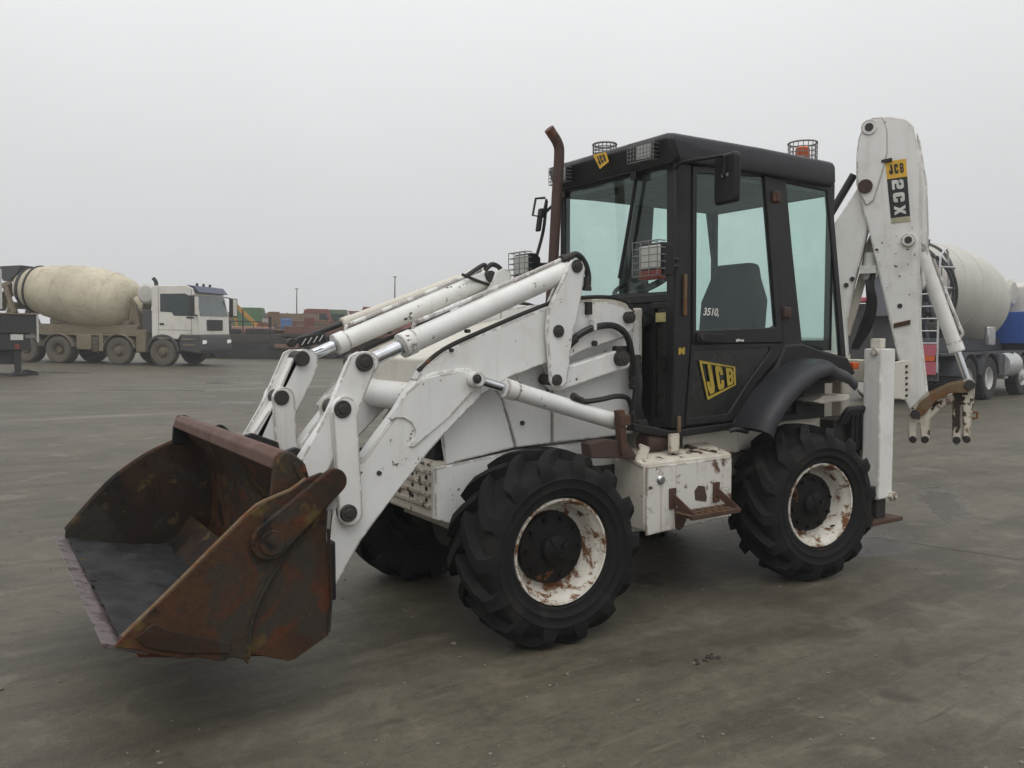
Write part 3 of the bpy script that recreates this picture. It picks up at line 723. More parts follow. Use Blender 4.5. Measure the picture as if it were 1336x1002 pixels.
rear_side = [(324, 866), (330, 855), (348, 858), (378, 864), (388, 860), (430, 830), (434, 770), (427, 712), (428, 650), (404, 660), (362, 720), (329, 800)]
far_side = [(85, 690), (120, 650), (150, 620), (190, 592), (228, 574), (226, 556), (232, 541), (242, 546)]
for s in (-1, 1):
    if s < 0:
        bm = bm_new(); prism_axis(bm, prof(front_side, -YB), -YB, -YB+.024); finish('side_plate', bm, 'bk', BK, .004)
        bm = bm_new(); prism_axis(bm, prof(rear_side, -YB), -YB+.009, -YB+.03); finish('rear_side_plate', bm, 'bk', BK, .004)
    else:
        fs = prof(far_side, YB)+[(-1.26, .84), (-1.225, .64), (-1.24, .46), (-1.30, .34), (-1.45, .30), (-1.80, .375), (-2.0, .47)]
        bm = bm_new(); prism_axis(bm, fs, YB-.026, YB); finish('side_plate', bm, 'bkin', BK, .004)
        bm = bm_new(); tube(bm, [(x, YB-.012, z) for x, z in prof(far_side[:5], YB)], .010, k=3); finish('edge_bead', bm, 'bk', BK)
bm = bm_new(); tube(bm, [Vector((x, -YB+.012, z)) for x, z in prof([(160, 832), (230, 764), (320, 674), (345, 655), (380, 640), (400, 625)], -YB)], .008, k=2); finish('edge_bead', bm, 'lever', BK)
# pivot lever of the clam on the near side
lv = prof([(352, 706), (436, 628)], -YB-.02)
bm = bm_new(); prism_axis(bm, capsule(lv[0], lv[1], .073, .052, 10), -YB-.030, -YB-.001); finish('clam_lever', bm, 'bk', BK, .008, 3)
bm = bm_new(); prism_axis(bm, capsule(lv[0], lv[1], .073, .052, 10), YB+.001, YB+.03); finish('clam_lever', bm, 'bk', BK, .008, 3)
bm = bm_new()
tube(bm, [Vector((x, -YB-.002, z)) for x, z in prof([(438, 642), (404, 686), (362, 740), (331, 802), (325, 856)], -YB)], .0065, n=6, k=3)
tube(bm, [Vector((x, -YB-.001, z)) for x, z in prof([(428, 690), (432, 770), (429, 824)], -YB)], .006, n=6, k=3); finish('weld_bead', bm, 'bkin', BK)
bm = bm_new(); prism_axis(bm, prof([(176, 832), (200, 812), (222, 822), (300, 838), (300, 852), (240, 852), (190, 845)], -YB), -YB-.010, -YB+.002); finish('wear_strip', bm, 'bkin', BK, .004)
bm = bm_new(); c = prof([(352, 706)], -YB)[0]; lathe(bm, [(.012, 0), (.05, 0), (.05, -.012), (.012, -.014)], (c[0], -YB-.029, c[1]), (0, 1, 0), n=24); finish('pivot_boss', bm, 'bk', BK, .004)
# folded top lip
bm = bm_new(); prism_axis(bm, [(-1.440, 1.035), (-1.432, 1.080), (-1.405, 1.102), (-1.350, 1.090), (-1.30, 1.04), (-1.27, .93), (-1.285, .92), (-1.33, 1.0), (-1.40, 1.02)], -YB+.05, YB-.028); finish('top_lip', bm, 'bklip', BK, .006)
bm = bm_new(); prism_axis(bm, [(-1.37, 1.035), (-1.30, .9), (-1.245, .84), (-1.27, .80), (-1.33, .93), (-1.385, 1.02)], -YB+.055, YB-.03); finish('back_stiffener', bm, 'bk', BK, .004)
bm = bm_new(); prism_axis(bm, prof([(352, 652), (356, 612), (361, 597), (370, 588), (380, 590), (395, 602), (401, 618), (405, 640), (380, 655)], -.89), -.905, -.872); finish('lip_end_plate', bm, 'bk', BK, .01, 3)
bm = bm_new(); prism_axis(bm, prof([(224, 578), (225, 558), (231, 542), (241, 541), (262, 550), (262, 566), (245, 560), (240, 580)], .93), .905, .935); finish('lip_end_plate', bm, 'hub', BK, .006)
bm = bm_new(); tube(bm, [at(278, 560, 'y', .70), at(288, 557, 'y', .70), at(298, 565, 'y', .70)], .014); finish('hanging_eye', bm, 'hub', BK)
# cutting edge and floor plates
def lipx(y): return (-2.04, .478)
bm = bm_new(); prism_axis(bm, [(-2.052, .482), (-2.045, .462), (-1.90, .405), (-1.895, .428)], -YB+.027, YB+.02); finish('cutting_edge', bm, 'bkedge', BK, .003)
bm = bm_new()
for k in range(9): 
    y = -.80+.2*k; cyl(bm, (-1.975, y, .450), (-1.968, y, .466), .017, n=10)
finish('edge_bolt', bm, 'bkin', BK)
# caked mud on the floor: an uneven skin
bm = bm_new(); nx, ny = 14, 44; Gd = []
for j in range(ny+1):
    y = -.90+1.78*j/ny; row = []
    for i in range(nx+1):
        x = -1.99+.50*i/nx; base = .467+(x+2.0)*-.235 if x < -1.8 else .420-(x+1.8)*.18
        k = noise.fractal(Vector((x*5, y*5, 1.3)), .8, 2.1, 4); row.append(bm.verts.new((x, y, base+.008+.022*k+.035*max(0, noise.noise(Vector((x*9, y*9, 4)))))))
    Gd.append(row)
for j in range(ny):
    for i in range(nx): bm.faces.new((Gd[j][i], Gd[j][i+1], Gd[j+1][i+1], Gd[j+1][i]))
finish('caked_mud', bm, 'bkmud', BK, ang=180)
bm = bm_new(); sheet(bm, [(-1.50, .375), (-1.44, .41), (-1.36, .52)][::-1], .012, -YB+.034, YB-.04); finish('floor_step', bm, 'bkin', BK, .003)
# clam ram behind the bucket
bm = bm_new(); q0 = at(428, 665, 'y', -.78); q1 = at(424, 712, 'y', -.78); cyl(bm, q0, q1, .020); finish('clam_rod', bm, 'chrome', BK)
bm = bm_new(); q = at(424, 740, 'y', -.78); obox(bm, q1+Vector((.0, 0, -.10)), (.06, .10, .25)); finish('clam_barrel', bm, 'black', BK, .01)
for s in (-1, 1):
    bm = bm_new(); prism_axis(bm, [(-1.30, 1.0), (-1.16, 1.04), (-1.02, .98), (-1.0, .86), (-1.15, .62), (-1.23, .6)], s*.36, s*.33); finish('hinge_lug', bm, 'dark', BK, .006)

# ---- cab
CY = .56
CB = empty('cab', parent=BH)
def cab_side(name, px, mat, y0=-CY, th=.05, bev=.006, far=True, inner=None, parent=CB):
    for s in ((1, -1) if far else (1,)):
        bm = bm_new()
        if inner: ring_axis(bm, prof(px, -CY), prof(inner, -CY), s*y0, s*(y0+th))
        else: prism_axis(bm, prof(px, -CY), s*y0, s*(y0+th))
        finish(name, bm, mat, parent, bev)
cab_side('front_post', [(881, 208), (903, 210), (904, 330), (903, 440), (897, 510), (893, 560), (876, 560), (880, 470), (881, 350)], 'cabblack', th=.075, bev=.010, far=False)
bm = bm_new(); box(bm, 1.045, 1.10, CY-.04, CY, 1.0, 2.56); finish('front_post', bm, 'cabblack', CB, .008)
cab_side('centre_post', far=False, px=[(1000, 218), (1024, 222), (1034, 330), (1048, 462), (1050, 476), (1018, 476), (1021, 446), (1011, 320)], mat='cabblack', th=.07, y0=-CY-.004, bev=.008)
bm = bm_new(); prism_axis(bm, prof([(829, 214), (850, 214), (843, 330), (833, 420), (806, 420), (808, 360), (822, 270)], CY), CY-.06, CY+.004); finish('centre_post', bm, 'cabblack', CB, .008)
cab_side('roof_rail', [(881, 204), (1084, 226), (1086, 250), (1022, 237), (905, 226), (881, 224)], 'cabblack', th=.06, y0=-CY+.008)
cab_side('rear_post', [(1080, 232), (1086, 232), (1096, 350), (1106, 466), (1099, 466), (1090, 350)], 'cabblack', th=.03, y0=-CY+.01)
cab_side('rear_lower_panel', [(1012, 478), (1022, 449), (1046, 447), (1076, 458), (1105, 466), (1116, 488), (1085, 500), (1040, 500), (1000, 530), (962, 562), (948, 562), (975, 520)], 'black', th=.20, y0=-CY-.012, bev=.02)
cab_side('sill', [(826, 552), (876, 562), (955, 551), (955, 560), (876, 572), (826, 562)], 'cabblack', th=.12, y0=-CY-.01)
# doors
for s in (-1,):
    D = empty('door', parent=CB)
    def dr(name, outer, inner, mat, y0, th, bev=.005):
        bm = bm_new()
        if inner: ring_axis(bm, prof(outer, -CY), prof(inner, -CY), -s*y0, -s*(y0+th))
        else: prism_axis(bm, prof(outer, -CY), -s*y0, -s*(y0+th))
        return finish(name, bm, mat, D, bev)
    dr('upper_frame', [(903, 217), (1003, 222), (1012, 330), (1020, 447), (902, 449)], [(908, 226), (996, 231), (1004, 330), (1012, 427), (907, 431)], 'cabblack', -CY-.010, .035)
    dr('lower_frame', [(902, 450), (1020, 448), (1018, 462), (985, 502), (956, 549), (893, 555)], [(905, 457), (1005, 453), (1003, 460), (974, 500), (949, 540), (899, 546)], 'cabblack', -CY-.008, .032)
    dr('window_pane', [(906, 224), (998, 229), (1006, 330), (1014, 430), (905, 433)], None, 'glass', -CY+.004, .006, 0)
    dr('lower_pane', [(904, 455), (1007, 451), (1005, 461), (975, 502), (950, 542), (897, 548)], None, 'doorlow', -CY+.004, .008, 0)
    bm = bm_new(); q = at(917, 441, 'y', -CY-.02); prism_axis(bm, prof([(905, 434), (940, 436), (941, 445), (930, 448), (905, 446)], -CY), s*(CY+.008), s*(CY+.035)); finish('handle', bm, 'black', D, .006)
    bm = bm_new(); cyl(bm, (q.x-.03, s*(CY+.03), q.z+.01), (q.x-.03, s*(CY+.045), q.z+.01), .018, n=14); finish('lock', bm, 'pin', D)
    for p in [(1010, 257), (1024, 408)]:
        bm = bm_new(); q = at(*p, 'y', -CY); obox(bm, (q.x, s*(CY+.012), q.z), (.07, .03, .07)); cyl(bm, (q.x, s*(CY+.02), q.z-.03), (q.x, s*(CY+.02), q.z+.03), .018, n=10)
        finish('hinge', bm, 'exhaust' if s < 0 else 'cabblack', D, .006)
    bm = bm_new(); q = at(894, 385, 'y', -CY-.01); obox(bm, (q.x, s*(CY+.008), q.z), (.02, .02, .24)); q = at(886, 554, 'y', -CY-.01); obox(bm, (q.x, s*(CY+.008), q.z), (.02, .02, .10)); finish('worn_grab_strip', bm, 'lever', CB, .004)
# the far side is one fixed pane over a black panel
bm = bm_new(); prism_axis(bm, [(1.10, 1.50), (1.10, 2.545), (1.745, 2.545), (1.63, 1.50)], CY-.03, CY-.024); finish('side_pane', bm, 'glass', CB)
bm = bm_new(); box(bm, 1.06, 2.5, CY-.035, CY-.005, 1.0, 1.50); finish('side_lower_panel', bm, 'black', CB, .004)
# rear quarter panes
cab_side('quarter_pane', far=False, px=[(1023, 230), (1083, 243), (1092, 350), (1101, 463), (1047, 446), (1034, 330)], mat='glass_green', th=.006, y0=-CY+.02, bev=0)
bm = bm_new(); prism_axis(bm, [(1.64, 1.50), (1.76, 2.545), (2.47, 2.545), (2.50, 1.50)], CY-.03, CY-.024); finish('quarter_pane', bm, 'glass_green', CB)
# front: frame, windscreen, lower corner panes
def fp(pts, x=1.05): return [(q.y, q.z) for q in (at(a, b, 'x', x) for a, b in pts)]
FX = 1.05
zt, zb = 2.545, 1.80
bm = bm_new(); ring_axis(bm, [(-.555, zb-.05), (.555, zb-.05), (.555, zt+.05), (-.555, zt+.05)], [(-.525, zb), (.54, zb), (.54, zt), (-.525, zt)], FX-.012, FX+.03, 'x'); finish('windscreen_frame', bm, 'cabblack', CB, .006)
bm = bm_new(); prism_axis(bm, [(-.530, zb-.008), (.530, zb-.008), (.530, zt+.008), (-.530, zt+.008)], FX+.006, FX+.012, 'x'); finish('windscreen', bm, 'glass', CB)
for s in (-1, 1):
    bm = bm_new(); ring_axis(bm, [(s*.555, 1.00), (s*.555, zb-.052), (s*.36, zb-.052), (s*.36, 1.00)], [(s*.53, 1.05), (s*.53, zb-.085), (s*.385, zb-.085), (s*.385, 1.05)], FX-.010, FX+.03, 'x'); finish('corner_frame', bm, 'cabblack', CB, .005)
    bm = bm_new(); prism_axis(bm, [(s*.535, 1.045), (s*.535, zb-.08), (s*.38, zb-.08), (s*.38, 1.045)], FX+.006, FX+.012, 'x'); finish('corner_pane', bm, 'doorlow', CB)
bm = bm_new(); box(bm, FX, FX+.03, -.355, .355, 1.0, zb-.055); finish('bulkhead', bm, 'black', CB)
bm = bm_new(); q = at(866, 414, 'x', FX+.02); obox(bm, (FX-.004, q.y, q.z), (.004, .085, .055)); finish('warning_label', bm, 'cabyellow', CB)
bm = bm_new(); q = at(845, 420, 'x', FX); cyl(bm, (FX-.06, q.y, q.z), (FX-.012, q.y, q.z), .045, n=18); finish('round_lamp', bm, 'black', CB, .006)
# wiper on the windscreen
bm = bm_new(); tube(bm, [at(831, 226, 'x', FX-.03), at(820, 295, 'x', FX-.03), at(808, 363, 'x', FX-.03)], .011); obox(bm, at(830, 229, 'x', FX-.03), (.05, .05, .05)); finish('wiper', bm, 'black', CB)
# rear frame and window
bm = bm_new(); ring_axis(bm, [(-.54, 1.45), (.54, 1.45), (.54, 2.58), (-.54, 2.58)], [(-.50, 1.52), (.50, 1.52), (.50, 2.50), (-.50, 2.50)], 2.50, 2.54, 'x'); finish('rear_frame', bm, 'cabblack', CB, .006)
bm = bm_new(); prism_axis(bm, [(-.505, 1.51), (.505, 1.51), (.505, 2.51), (-.505, 2.51)], 2.515, 2.521, 'x'); finish('rear_window', bm, 'glass', CB)
# interior
bm = bm_new(); box(bm, 1.085, 2.50, -.52, .52, .99, 1.03); box(bm, 2.20, 2.50, -.52, .52, 1.03, 1.44); finish('cab_floor', bm, 'black', CB)
bm = bm_new(); prism_axis(bm, [(1.085, 1.03), (1.34, 1.03), (1.28, 1.45), (1.22, 1.78), (1.16, 1.82), (1.085, 1.80)], -.10, .26); finish('dashboard', bm, 'black', CB, .02)
q = at(838, 376, 'y', -.02); st = empty('steering_wheel', parent=CB)
bm = bm_new(); ax = Vector((-.45, 0, .9)).normalized(); d, u, v = basis(ax); C0 = Vector((1.40, .13, 1.90))
tube(bm, [C0+(u*math.cos(t)+v*math.sin(t))*.19 for t in (2*math.pi*k/28 for k in range(29))], .016, k=0)
finish('wheel_rim', bm, 'black', st)
bm = bm_new()
for k in range(3): t = 2*math.pi*k/3+.4; bar(bm, C0-ax*.03, C0+(u*math.cos(t)+v*math.sin(t))*.185, .03, .012)
cyl(bm, C0-ax*.40, C0, .03); cyl(bm, C0-ax*.02, C0+ax*.01, .05); finish('steering_column', bm, 'black', st)
SE = empty('driver_seat', parent=CB)
bm = bm_new(); prism_axis(bm, [(1.75, 1.38), (1.77, 1.47), (2.10, 1.45), (2.20, 1.55), (2.17, 1.38)], -.25, .25); finish('cushion', bm, 'seat', SE, .04, 3)
def seatback():
    bm = bm_new(); ring0 = [(-.27, 1.45), (.27, 1.45), (.27, 1.80), (.20, 1.95), (.17, 2.06), (-.17, 2.06), (-.20, 1.95), (-.27, 1.80)]
    A = [bm.verts.new((2.06+.10*(z-1.45), y, z)) for y, z in ring0]; B = [bm.verts.new((2.19+.10*(z-1.45), y, z)) for y, z in ring0]
    n = len(A); _ngon(bm, A); _ngon(bm, B[::-1])
    for i in range(n): _ngon(bm, (A[i], B[i], B[(i+1) % n], A[(i+1) % n]))
    return bm
finish('backrest', seatback(), 'seat', SE, .04, 3)
bm = bm_new(); box(bm, 1.80, 2.15, -.2, .2, 1.03, 1.38); finish('pedestal', bm, 'black', SE, .01)
bm = bm_new(); tube(bm, [(2.24, .28, 1.66), (2.27, .33, 1.60), (2.25, .36, 1.50)], [.06, .03]); finish('hanging_cloth', bm, 'hivis', CB)
bm = bm_new(); tube(bm, [(2.25, .27, 1.78), (2.28, .31, 1.72), (2.27, .34, 1.66)], [.04, .03]); finish('hanging_rag', bm, 'bluecloth', CB)
bm = bm_new(); tube(bm, [(1.30, .30, 1.03), (1.32, .30, 1.5), (1.36, .26, 1.7)], .014); tube(bm, [(2.05, -.34, 1.03), (2.02, -.34, 1.5)], .014); finish('control_lever', bm, 'hose', CB)
bm = bm_new(); tube(bm, [(2.30, .30, 2.49), (2.29, .28, 2.30), (2.30, .29, 2.0), (2.28, .30, 1.75)], .006); finish('hanging_cable', bm, 'hose', CB)
bm = bm_new(); box(bm, 1.10, 1.13, .05, .35, 2.46, 2.505); finish('sun_blind', bm, 'black', CB, .01)
bm = bm_new(); box(bm, 1.55, 2.2, -.50, -.32, 1.03, 1.42); box(bm, 2.1, 2.2, -.48, -.36, 1.42, 1.62); finish('side_console', bm, 'black', CB, .02)
bm = bm_new(); ring_axis(bm, [(-.536, zb-.014), (.548, zb-.014), (.548, zt+.014), (-.536, zt+.014)], [(-.516, zb+.012), (.53, zb+.012), (.53, zt-.012), (-.516, zt-.012)], FX-.006, FX+.005, 'x'); finish('rubber_seal', bm, 'hose', CB)
# roof
RF = empty('roof', parent=CB)
plan = [(.945, -.572), (.985, -.594), (1.75, -.612), (2.47, -.592), (2.53, -.53), (2.53, .53), (2.47, .592), (1.75, .612), (.985, .594), (.945, .572)]
bm = bm_new()
def lay(z, k, dx=0.): return [bm.verts.new((1.73+(x-1.73)*k+(dx if x < 1.0 else 0), y*k, z)) for x, y in plan]
rows = [lay(2.545, .93), lay(2.552, .985, .055), lay(2.575, 1.0, .045), lay(2.672, .996), lay(2.698, .982), lay(2.712, .95), lay(2.724, .5)]
n = len(plan); _ngon(bm, rows[0][::-1]); _ngon(bm, rows[-1])
for a, b in zip(rows, rows[1:]):
    for i in range(n): _ngon(bm, (a[i], a[(i+1) % n], b[(i+1) % n], b[i]))
finish('roof_shell', bm, 'fender', RF, .006, ang=28)
bm = bm_new(); box(bm, 1.07, 2.5, -.53, .53, 2.50, 2.542); finish('roof_lining', bm, 'lining', RF, .01)
def wire_guard(bm, c, w, h, nx, ny, depth, rot, r=.0024):
    """cage of wires over a lamp: front face in local YZ, depth back along +X"""
    for i in range(nx+1):
        y = -w/2+w*i/nx; cyl(bm, c+rot @ Vector((0, y, -h/2)), c+rot @ Vector((0, y, h/2)), r, n=5); 
        for z in (-h/2, h/2): cyl(bm, c+rot @ Vector((0, y, z)), c+rot @ Vector((depth, y, z)), r, n=5)
    for j in range(ny+1):
        z = -h/2+h*j/ny; cyl(bm, c+rot @ Vector((0, -w/2, z)), c+rot @ Vector((0, w/2, z)), r, n=5)
        for y in (-w/2, w/2): cyl(bm, c+rot @ Vector((0, y, z)), c+rot @ Vector((depth, y, z)), r, n=5)
for s in (-1, 1):
    wlp = Vector((.926, s*.405, 2.622)); rot = Matrix.Rotation(R(-4)*s, 3, 'Z')
    bm = bm_new(); obox(bm, wlp+Vector((.03, 0, 0)), (.05, .13, .092), rot); finish('work_light', bm, 'black', RF, .006)
    bm = bm_new(); obox(bm, wlp+Vector((.0, 0, 0)), (.012, .115, .080), rot); finish('work_light_lens', bm, 'lens', RF, .003)
    bm = bm_new(); wire_guard(bm, wlp+Vector((-.028, 0, 0)), .205, .112, 8, 5, .05, rot); finish('work_light_guard', bm, 'wire', RF)
def lamp_cage(c, r, h, lamp):
    bm = bm_new()
    for k in range(18):
        t = 2*math.pi*k/18; cyl(bm, c+Vector((math.cos(t)*r, math.sin(t)*r, 0)), c+Vector((math.cos(t)*r, math.sin(t)*r, h)), .0032, n=5)
    for j in range(5):
        z = h*j/4; tube(bm, [c+Vector((math.cos(t)*r, math.sin(t)*r, z)) for t in (2*math.pi*k/24 for k in range(25))], .0034 if j < 4 else .007, n=5, k=0)
    finish('beacon_cage', bm, 'wire', RF)
    bm = bm_new(); lathe(bm, [(.05, 0), (.055, .02), (.052, h*.75), (.035, h*.85), (.002, h*.88)], c, (0, 0, 1), n=20)
    if lamp: finish('beacon', bm, 'amber', RF)
    else: bm.free()
q = at(1047, 203, 'y', .0); lamp_cage(Vector((q.x, q.y, q.z-.06)), .105, .150, True)
q = at(781, 200, 'y', .12); lamp_cage(Vector((q.x+.05, q.y, 2.70)), .075, .082, False)
# mirrors, head lamps
def mirror(s, c, arm):
    o = empty('wing_mirror', parent=CB)
    bm = bm_new(); prism_axis(bm, [(-.088, -.135), (.088, -.135), (.095, -.10), (.095, .12), (.075, .145), (-.075, .145), (-.095, .12), (-.095, -.10)], -.022, .022, 'x')
    bmesh.ops.transform(bm, matrix=Matrix.Translation(c) @ Matrix.Rotation(R(8)*s, 4, 'Z'), verts=bm.verts); finish('mirror_back', bm, 'black', o, .016, 3)
    bm = bm_new(); tube(bm, arm, .011); finish('mirror_arm', bm, 'black', o)
    bm = bm_new()
    for dy in (-.022, .014): obox(bm, c+Vector((-.025, dy, .02)), (.008, .016, .02))
    finish('mirror_clamp', bm, 'wire', o, .003)
c = at(949, 234, 'y', -.80)
mirror(-1, c, [at(882, 219, 'y', -.56), at(890, 212, 'y', -.62), at(925, 206, 'y', -.76), c+Vector((-.03, 0, .12)), c+Vector((-.03, 0, .02))])
fm = empty('wing_mirror', parent=CB)
bm = bm_new(); y = .78
tube(bm, [at(713, 262, 'y', y), at(709, 300, 'y', y), at(700, 335, 'y', y), at(697, 350, 'y', y)], .012); tube(bm, [at(735, 268, 'y', .58), at(722, 268, 'y', .66), at(713, 276, 'y', y)], .010)
tube(bm, [at(711, 258, 'y', y), at(699, 259, 'y', y), at(695, 281, 'y', y), at(708, 283, 'y', y), at(713, 260, 'y', y)], .009, k=0); finish('mirror_arm', bm, 'hose', fm)
bm = bm_new(); a, b = at(706, 272, 'y', y), at(702, 302, 'y', y); bar(bm, a, b, .05, .022); finish('mirror_back', bm, 'black', fm, .008)
def head_lamp(c, s, amber=True):
    o = empty('headlight', parent=CB)
    bm = bm_new(); prism_axis(bm, [(0, -.085), (.07, -.085), (.095, -.06), (.095, .07), (.06, .10), (0, .10)], -.095, .095); bmesh.ops.translate(bm, vec=c, verts=bm.verts); finish('housing', bm, 'black', o, .010)
    bm = bm_new(); obox(bm, c+Vector((-.006, 0, .024)), (.014, .165, .125)); finish('lens', bm, 'lens', o, .006)
    bm = bm_new(); obox(bm, c+Vector((.012, 0, -.075)), (.05, .17, .05)); finish('indicator', bm, 'redlamp', o, .006)
    bm = bm_new(); wire_guard(bm, c+Vector((-.045, 0, .012)), .20, .19, 3, 5, .06, Matrix(), .003); finish('guard', bm, 'wire', o)
    bm = bm_new(); cyl(bm, c+Vector((.09, 0, .03)), (1.06, s*.555, c.z+.03), .012); cyl(bm, c+Vector((.09, 0, -.01)), (1.06, s*.555, c.z-.01), .010); finish('bracket', bm, 'hose', o)
c = at(849, 341, 'y', -.64); head_lamp(c, -1)
c2 = at(681, 350, 'y', .72); head_lamp(c2, 1)
# decals and lettering
def q4(pts, ax, v): return [at(*p, ax, v) for p in pts]
bm = bm_new(); dq = q4([(923, 522), (960, 502), (959, 478.5), (912, 470)], 'y', -CY-.006)
fr = [(0, 0), (1, 0), (1, 1), (0, 1)]
for a, b in (((0, 0), (1, .07)), ((0, .93), (1, 1)), ((0, .07), (.055, .93)), ((.945, .07), (1, .93))):
    quad_poly(bm, dq, [(a[0], a[1]), (b[0], a[1]), (b[0], b[1]), (a[0], b[1])], .0015, 0)
word(bm, q4([(925, 515.5), (957.3, 500.3), (956.2, 481.2), (917.5, 474.5)], 'y', -CY-.006), 'JCB', .0015, 0.)
finish('door_emblem', bm, 'faded_yellow', CB)
ex = q4([(783, 220.5), (794.5, 211), (790.5, 198.5), (774, 202)], 'x', .925)
bm = bm_new(); quad_poly(bm, ex, [(0, 0), (1, 0), (1, 1), (0, 1)], .003, 0); em = finish('roof_emblem', bm, 'yellow', CB)
bm = bm_new(); word(bm, [quadpt(ex, u, v) for u, v in ((.16, .2), (.86, .2), (.86, .84), (.12, .84))], 'JCB', .0015, .0032); finish('emblem_lettering', bm, 'decal_black', CB)
bm = bm_new()
quad_poly(bm, q4([(885, 463), (893, 462), (893, 453), (885, 454)], 'y', -CY-.002), [(0, 0), (.3, 0), (.45, .5), (.6, 0), (1, 0), (1, 1), (.75, 1), (.6, .7), (.35, 1), (0, 1)], .002, .001); finish('post_decal', bm, 'faded_yellow', CB)
bm = bm_new(); quad_poly(bm, q4([(960, 446), (970, 446), (970, 442), (960, 442)], 'y', -CY-.012), [(0, 0), (.5, .3), (1, 0), (1, .8), (.6, .6), (.4, 1), (0, .8)], .002, .001); finish('white_scuff', bm, 'decal_white', CB)
def ink(txt, p0, p1, y, mat, h):
    cu = bpy.data.curves.new('handwriting', 'FONT'); cu.body = txt; cu.size = h; cu.shear = .25; cu.offset = .0015; cu.extrude = .0004
    o = bpy.data.objects.new('handwriting', cu); COL.objects.link(o); cu.materials.append(M[mat]); o.parent = CB
    a = at(*p0, 'y', y); b = at(*p1, 'y', y); o.location = a; o.rotation_euler = (R(90), -math.atan2(b.z-a.z, b.x-a.x), 0)
    bpy.context.view_layer.update(); dg = bpy.context.evaluated_depsgraph_get(); me = bpy.data.meshes.new_from_object(o.evaluated_get(dg))
    n = bpy.data.objects.new('handwriting', me); COL.objects.link(n); n.parent = CB; n.location = o.location; n.rotation_euler = o.rotation_euler
    me.materials.clear(); me.materials.append(M[mat]); bpy.data.objects.remove(o); return n
ink('3510,', (917, 411), (940, 412), -CY+.003, 'decal_white', .062)
# exhaust stack
bm = bm_new(); ye = .26
tube(bm, [at(718, 400, 'y', ye), at(722, 340, 'y', ye), at(726, 262, 'y', ye), at(729.5, 205, 'y', ye), at(728, 188, 'y', ye), at(720, 174, 'y', ye), at(716, 168, 'y', ye)], .0335, n=18)
finish('exhaust_pipe', bm, 'exhaust', BH)

# ---- rear mudguards
fi = prof([(961, 556), (967, 538), (986, 509), (1009, 486), (1031, 472), (1050, 467)], -.585)+[(x, z+.05) for x, z in prof([(1098, 486), (1112, 492), (1122, 502)], -.80)]
for s in (-1, 1):
    bm = bm_new(); rows = []
    n = len(fi); cen = (2.05, .60)
    for y, off in ((.50, 0.), (.62, 0.), (.72, -.004), (.775, -.018), (.805, -.045), (.812, -.075), (.800, -.105), (.785, -.09), (.76, -.045), (.50, -.022)):
        rw = []
        for i, (x, z) in enumerate(fi):
            d = Vector((x-cen[0], z-cen[1])).normalized(); rw.append(bm.verts.new((x+d.x*off, s*y, z+d.y*off)))
        rows.append(rw)
    m_ = len(rows)
    for a in range(m_):
        A_, B_ = rows[a], rows[(a+1) % m_]
        for i in range(n-1): _ngon(bm, (A_[i], A_[i+1], B_[i+1], B_[i]))
    _ngon(bm, [r_[0] for r_ in rows]); _ngon(bm, [r_[-1] for r_ in rows][::-1])
    finish('mudguard', bm, 'fender', BH, ang=50)
bm = bm_new(); q = at(1113, 477, 'y', -.55); obox(bm, q, (.06, .06, .05)); finish('side_marker_lamp', bm, 'amber', BH, .008)
bm = bm_new(); prism_axis(bm, prof([(1010, 556), (1040, 535), (1065, 527), (1066, 545), (1062, 556), (1015, 562)], -.45), -.46, -.30); finish('mudguard_support', bm, 'cream', BH, .006)
bm = bm_new(); prism_axis(bm, prof([(1062, 524), (1075, 515), (1110, 515), (1108, 522), (1072, 527)], -.66), -.66, -.5); finish('mudguard_bracket', bm, 'cream', BH, .004)
# valve block with hoses in front of the stabiliser
VB = empty('valve_block', parent=BH)
bm = bm_new(); c = at(1090, 572, 'y', -.42); obox(bm, c, (.34, .22, .30)); finish('block', bm, 'dark', VB, .01)
bm = bm_new()
for k in range(7):
    a = c+Vector((-.15+.05*k, -.13, .13)); tube(bm, [a, a+Vector((.03, -.05, .10)), a+Vector((.10, -.03, .05)), a+Vector((.14, 0, -.2))], .018)
for k in range(5): cyl(bm, c+Vector((.16, -.10, -.13+.065*k)), c+Vector((.21, -.10, -.13+.065*k)), .028, n=8)
finish('hose_bundle', bm, 'hose', VB)

# ---- tool box under the cab
TB = empty('tool_box', parent=BH)
YT = -.665
bm = bm_new(); o = prof([(841, 603), (955, 592), (949, 672), (846, 697)], YT); zt2 = .5*(o[0][1]+o[1][1]); zb2 = .5*(o[2][1]+o[3][1])
x0, x1 = o[0][0], o[1][0]
box(bm, x0, x1, YT, -.40, zb2, zt2); finish('box', bm, 'cream', TB, .014, 3)
bm = bm_new(); prism_axis(bm, [(YT+.01, zt2-.005), (-.43, zt2+.05), (-.43, zt2+.035), (YT+.012, zt2-.03)], x0-.01, x1+.01, 'x'); finish('lid', bm, 'chip_white', TB, .004)
bm = bm_new(); prism_axis(bm, [(x0+.008, zb2-.02), (x1-.012, zb2+.01), (x1-.012, zt2-.025), (x0+.008, zt2-.025)], YT-.012, YT+.002); finish('front_panel', bm, 'boxwhite', TB, .004)
bm = bm_new(); q = at(862, 626, 'y', YT-.012); lathe(bm, [(.002, -.016), (.018, -.016), (.026, -.010), (.030, 0)], (q.x, YT-.012, q.z), (0, 1, 0), n=20); finish('lock', bm, 'reflector', TB)
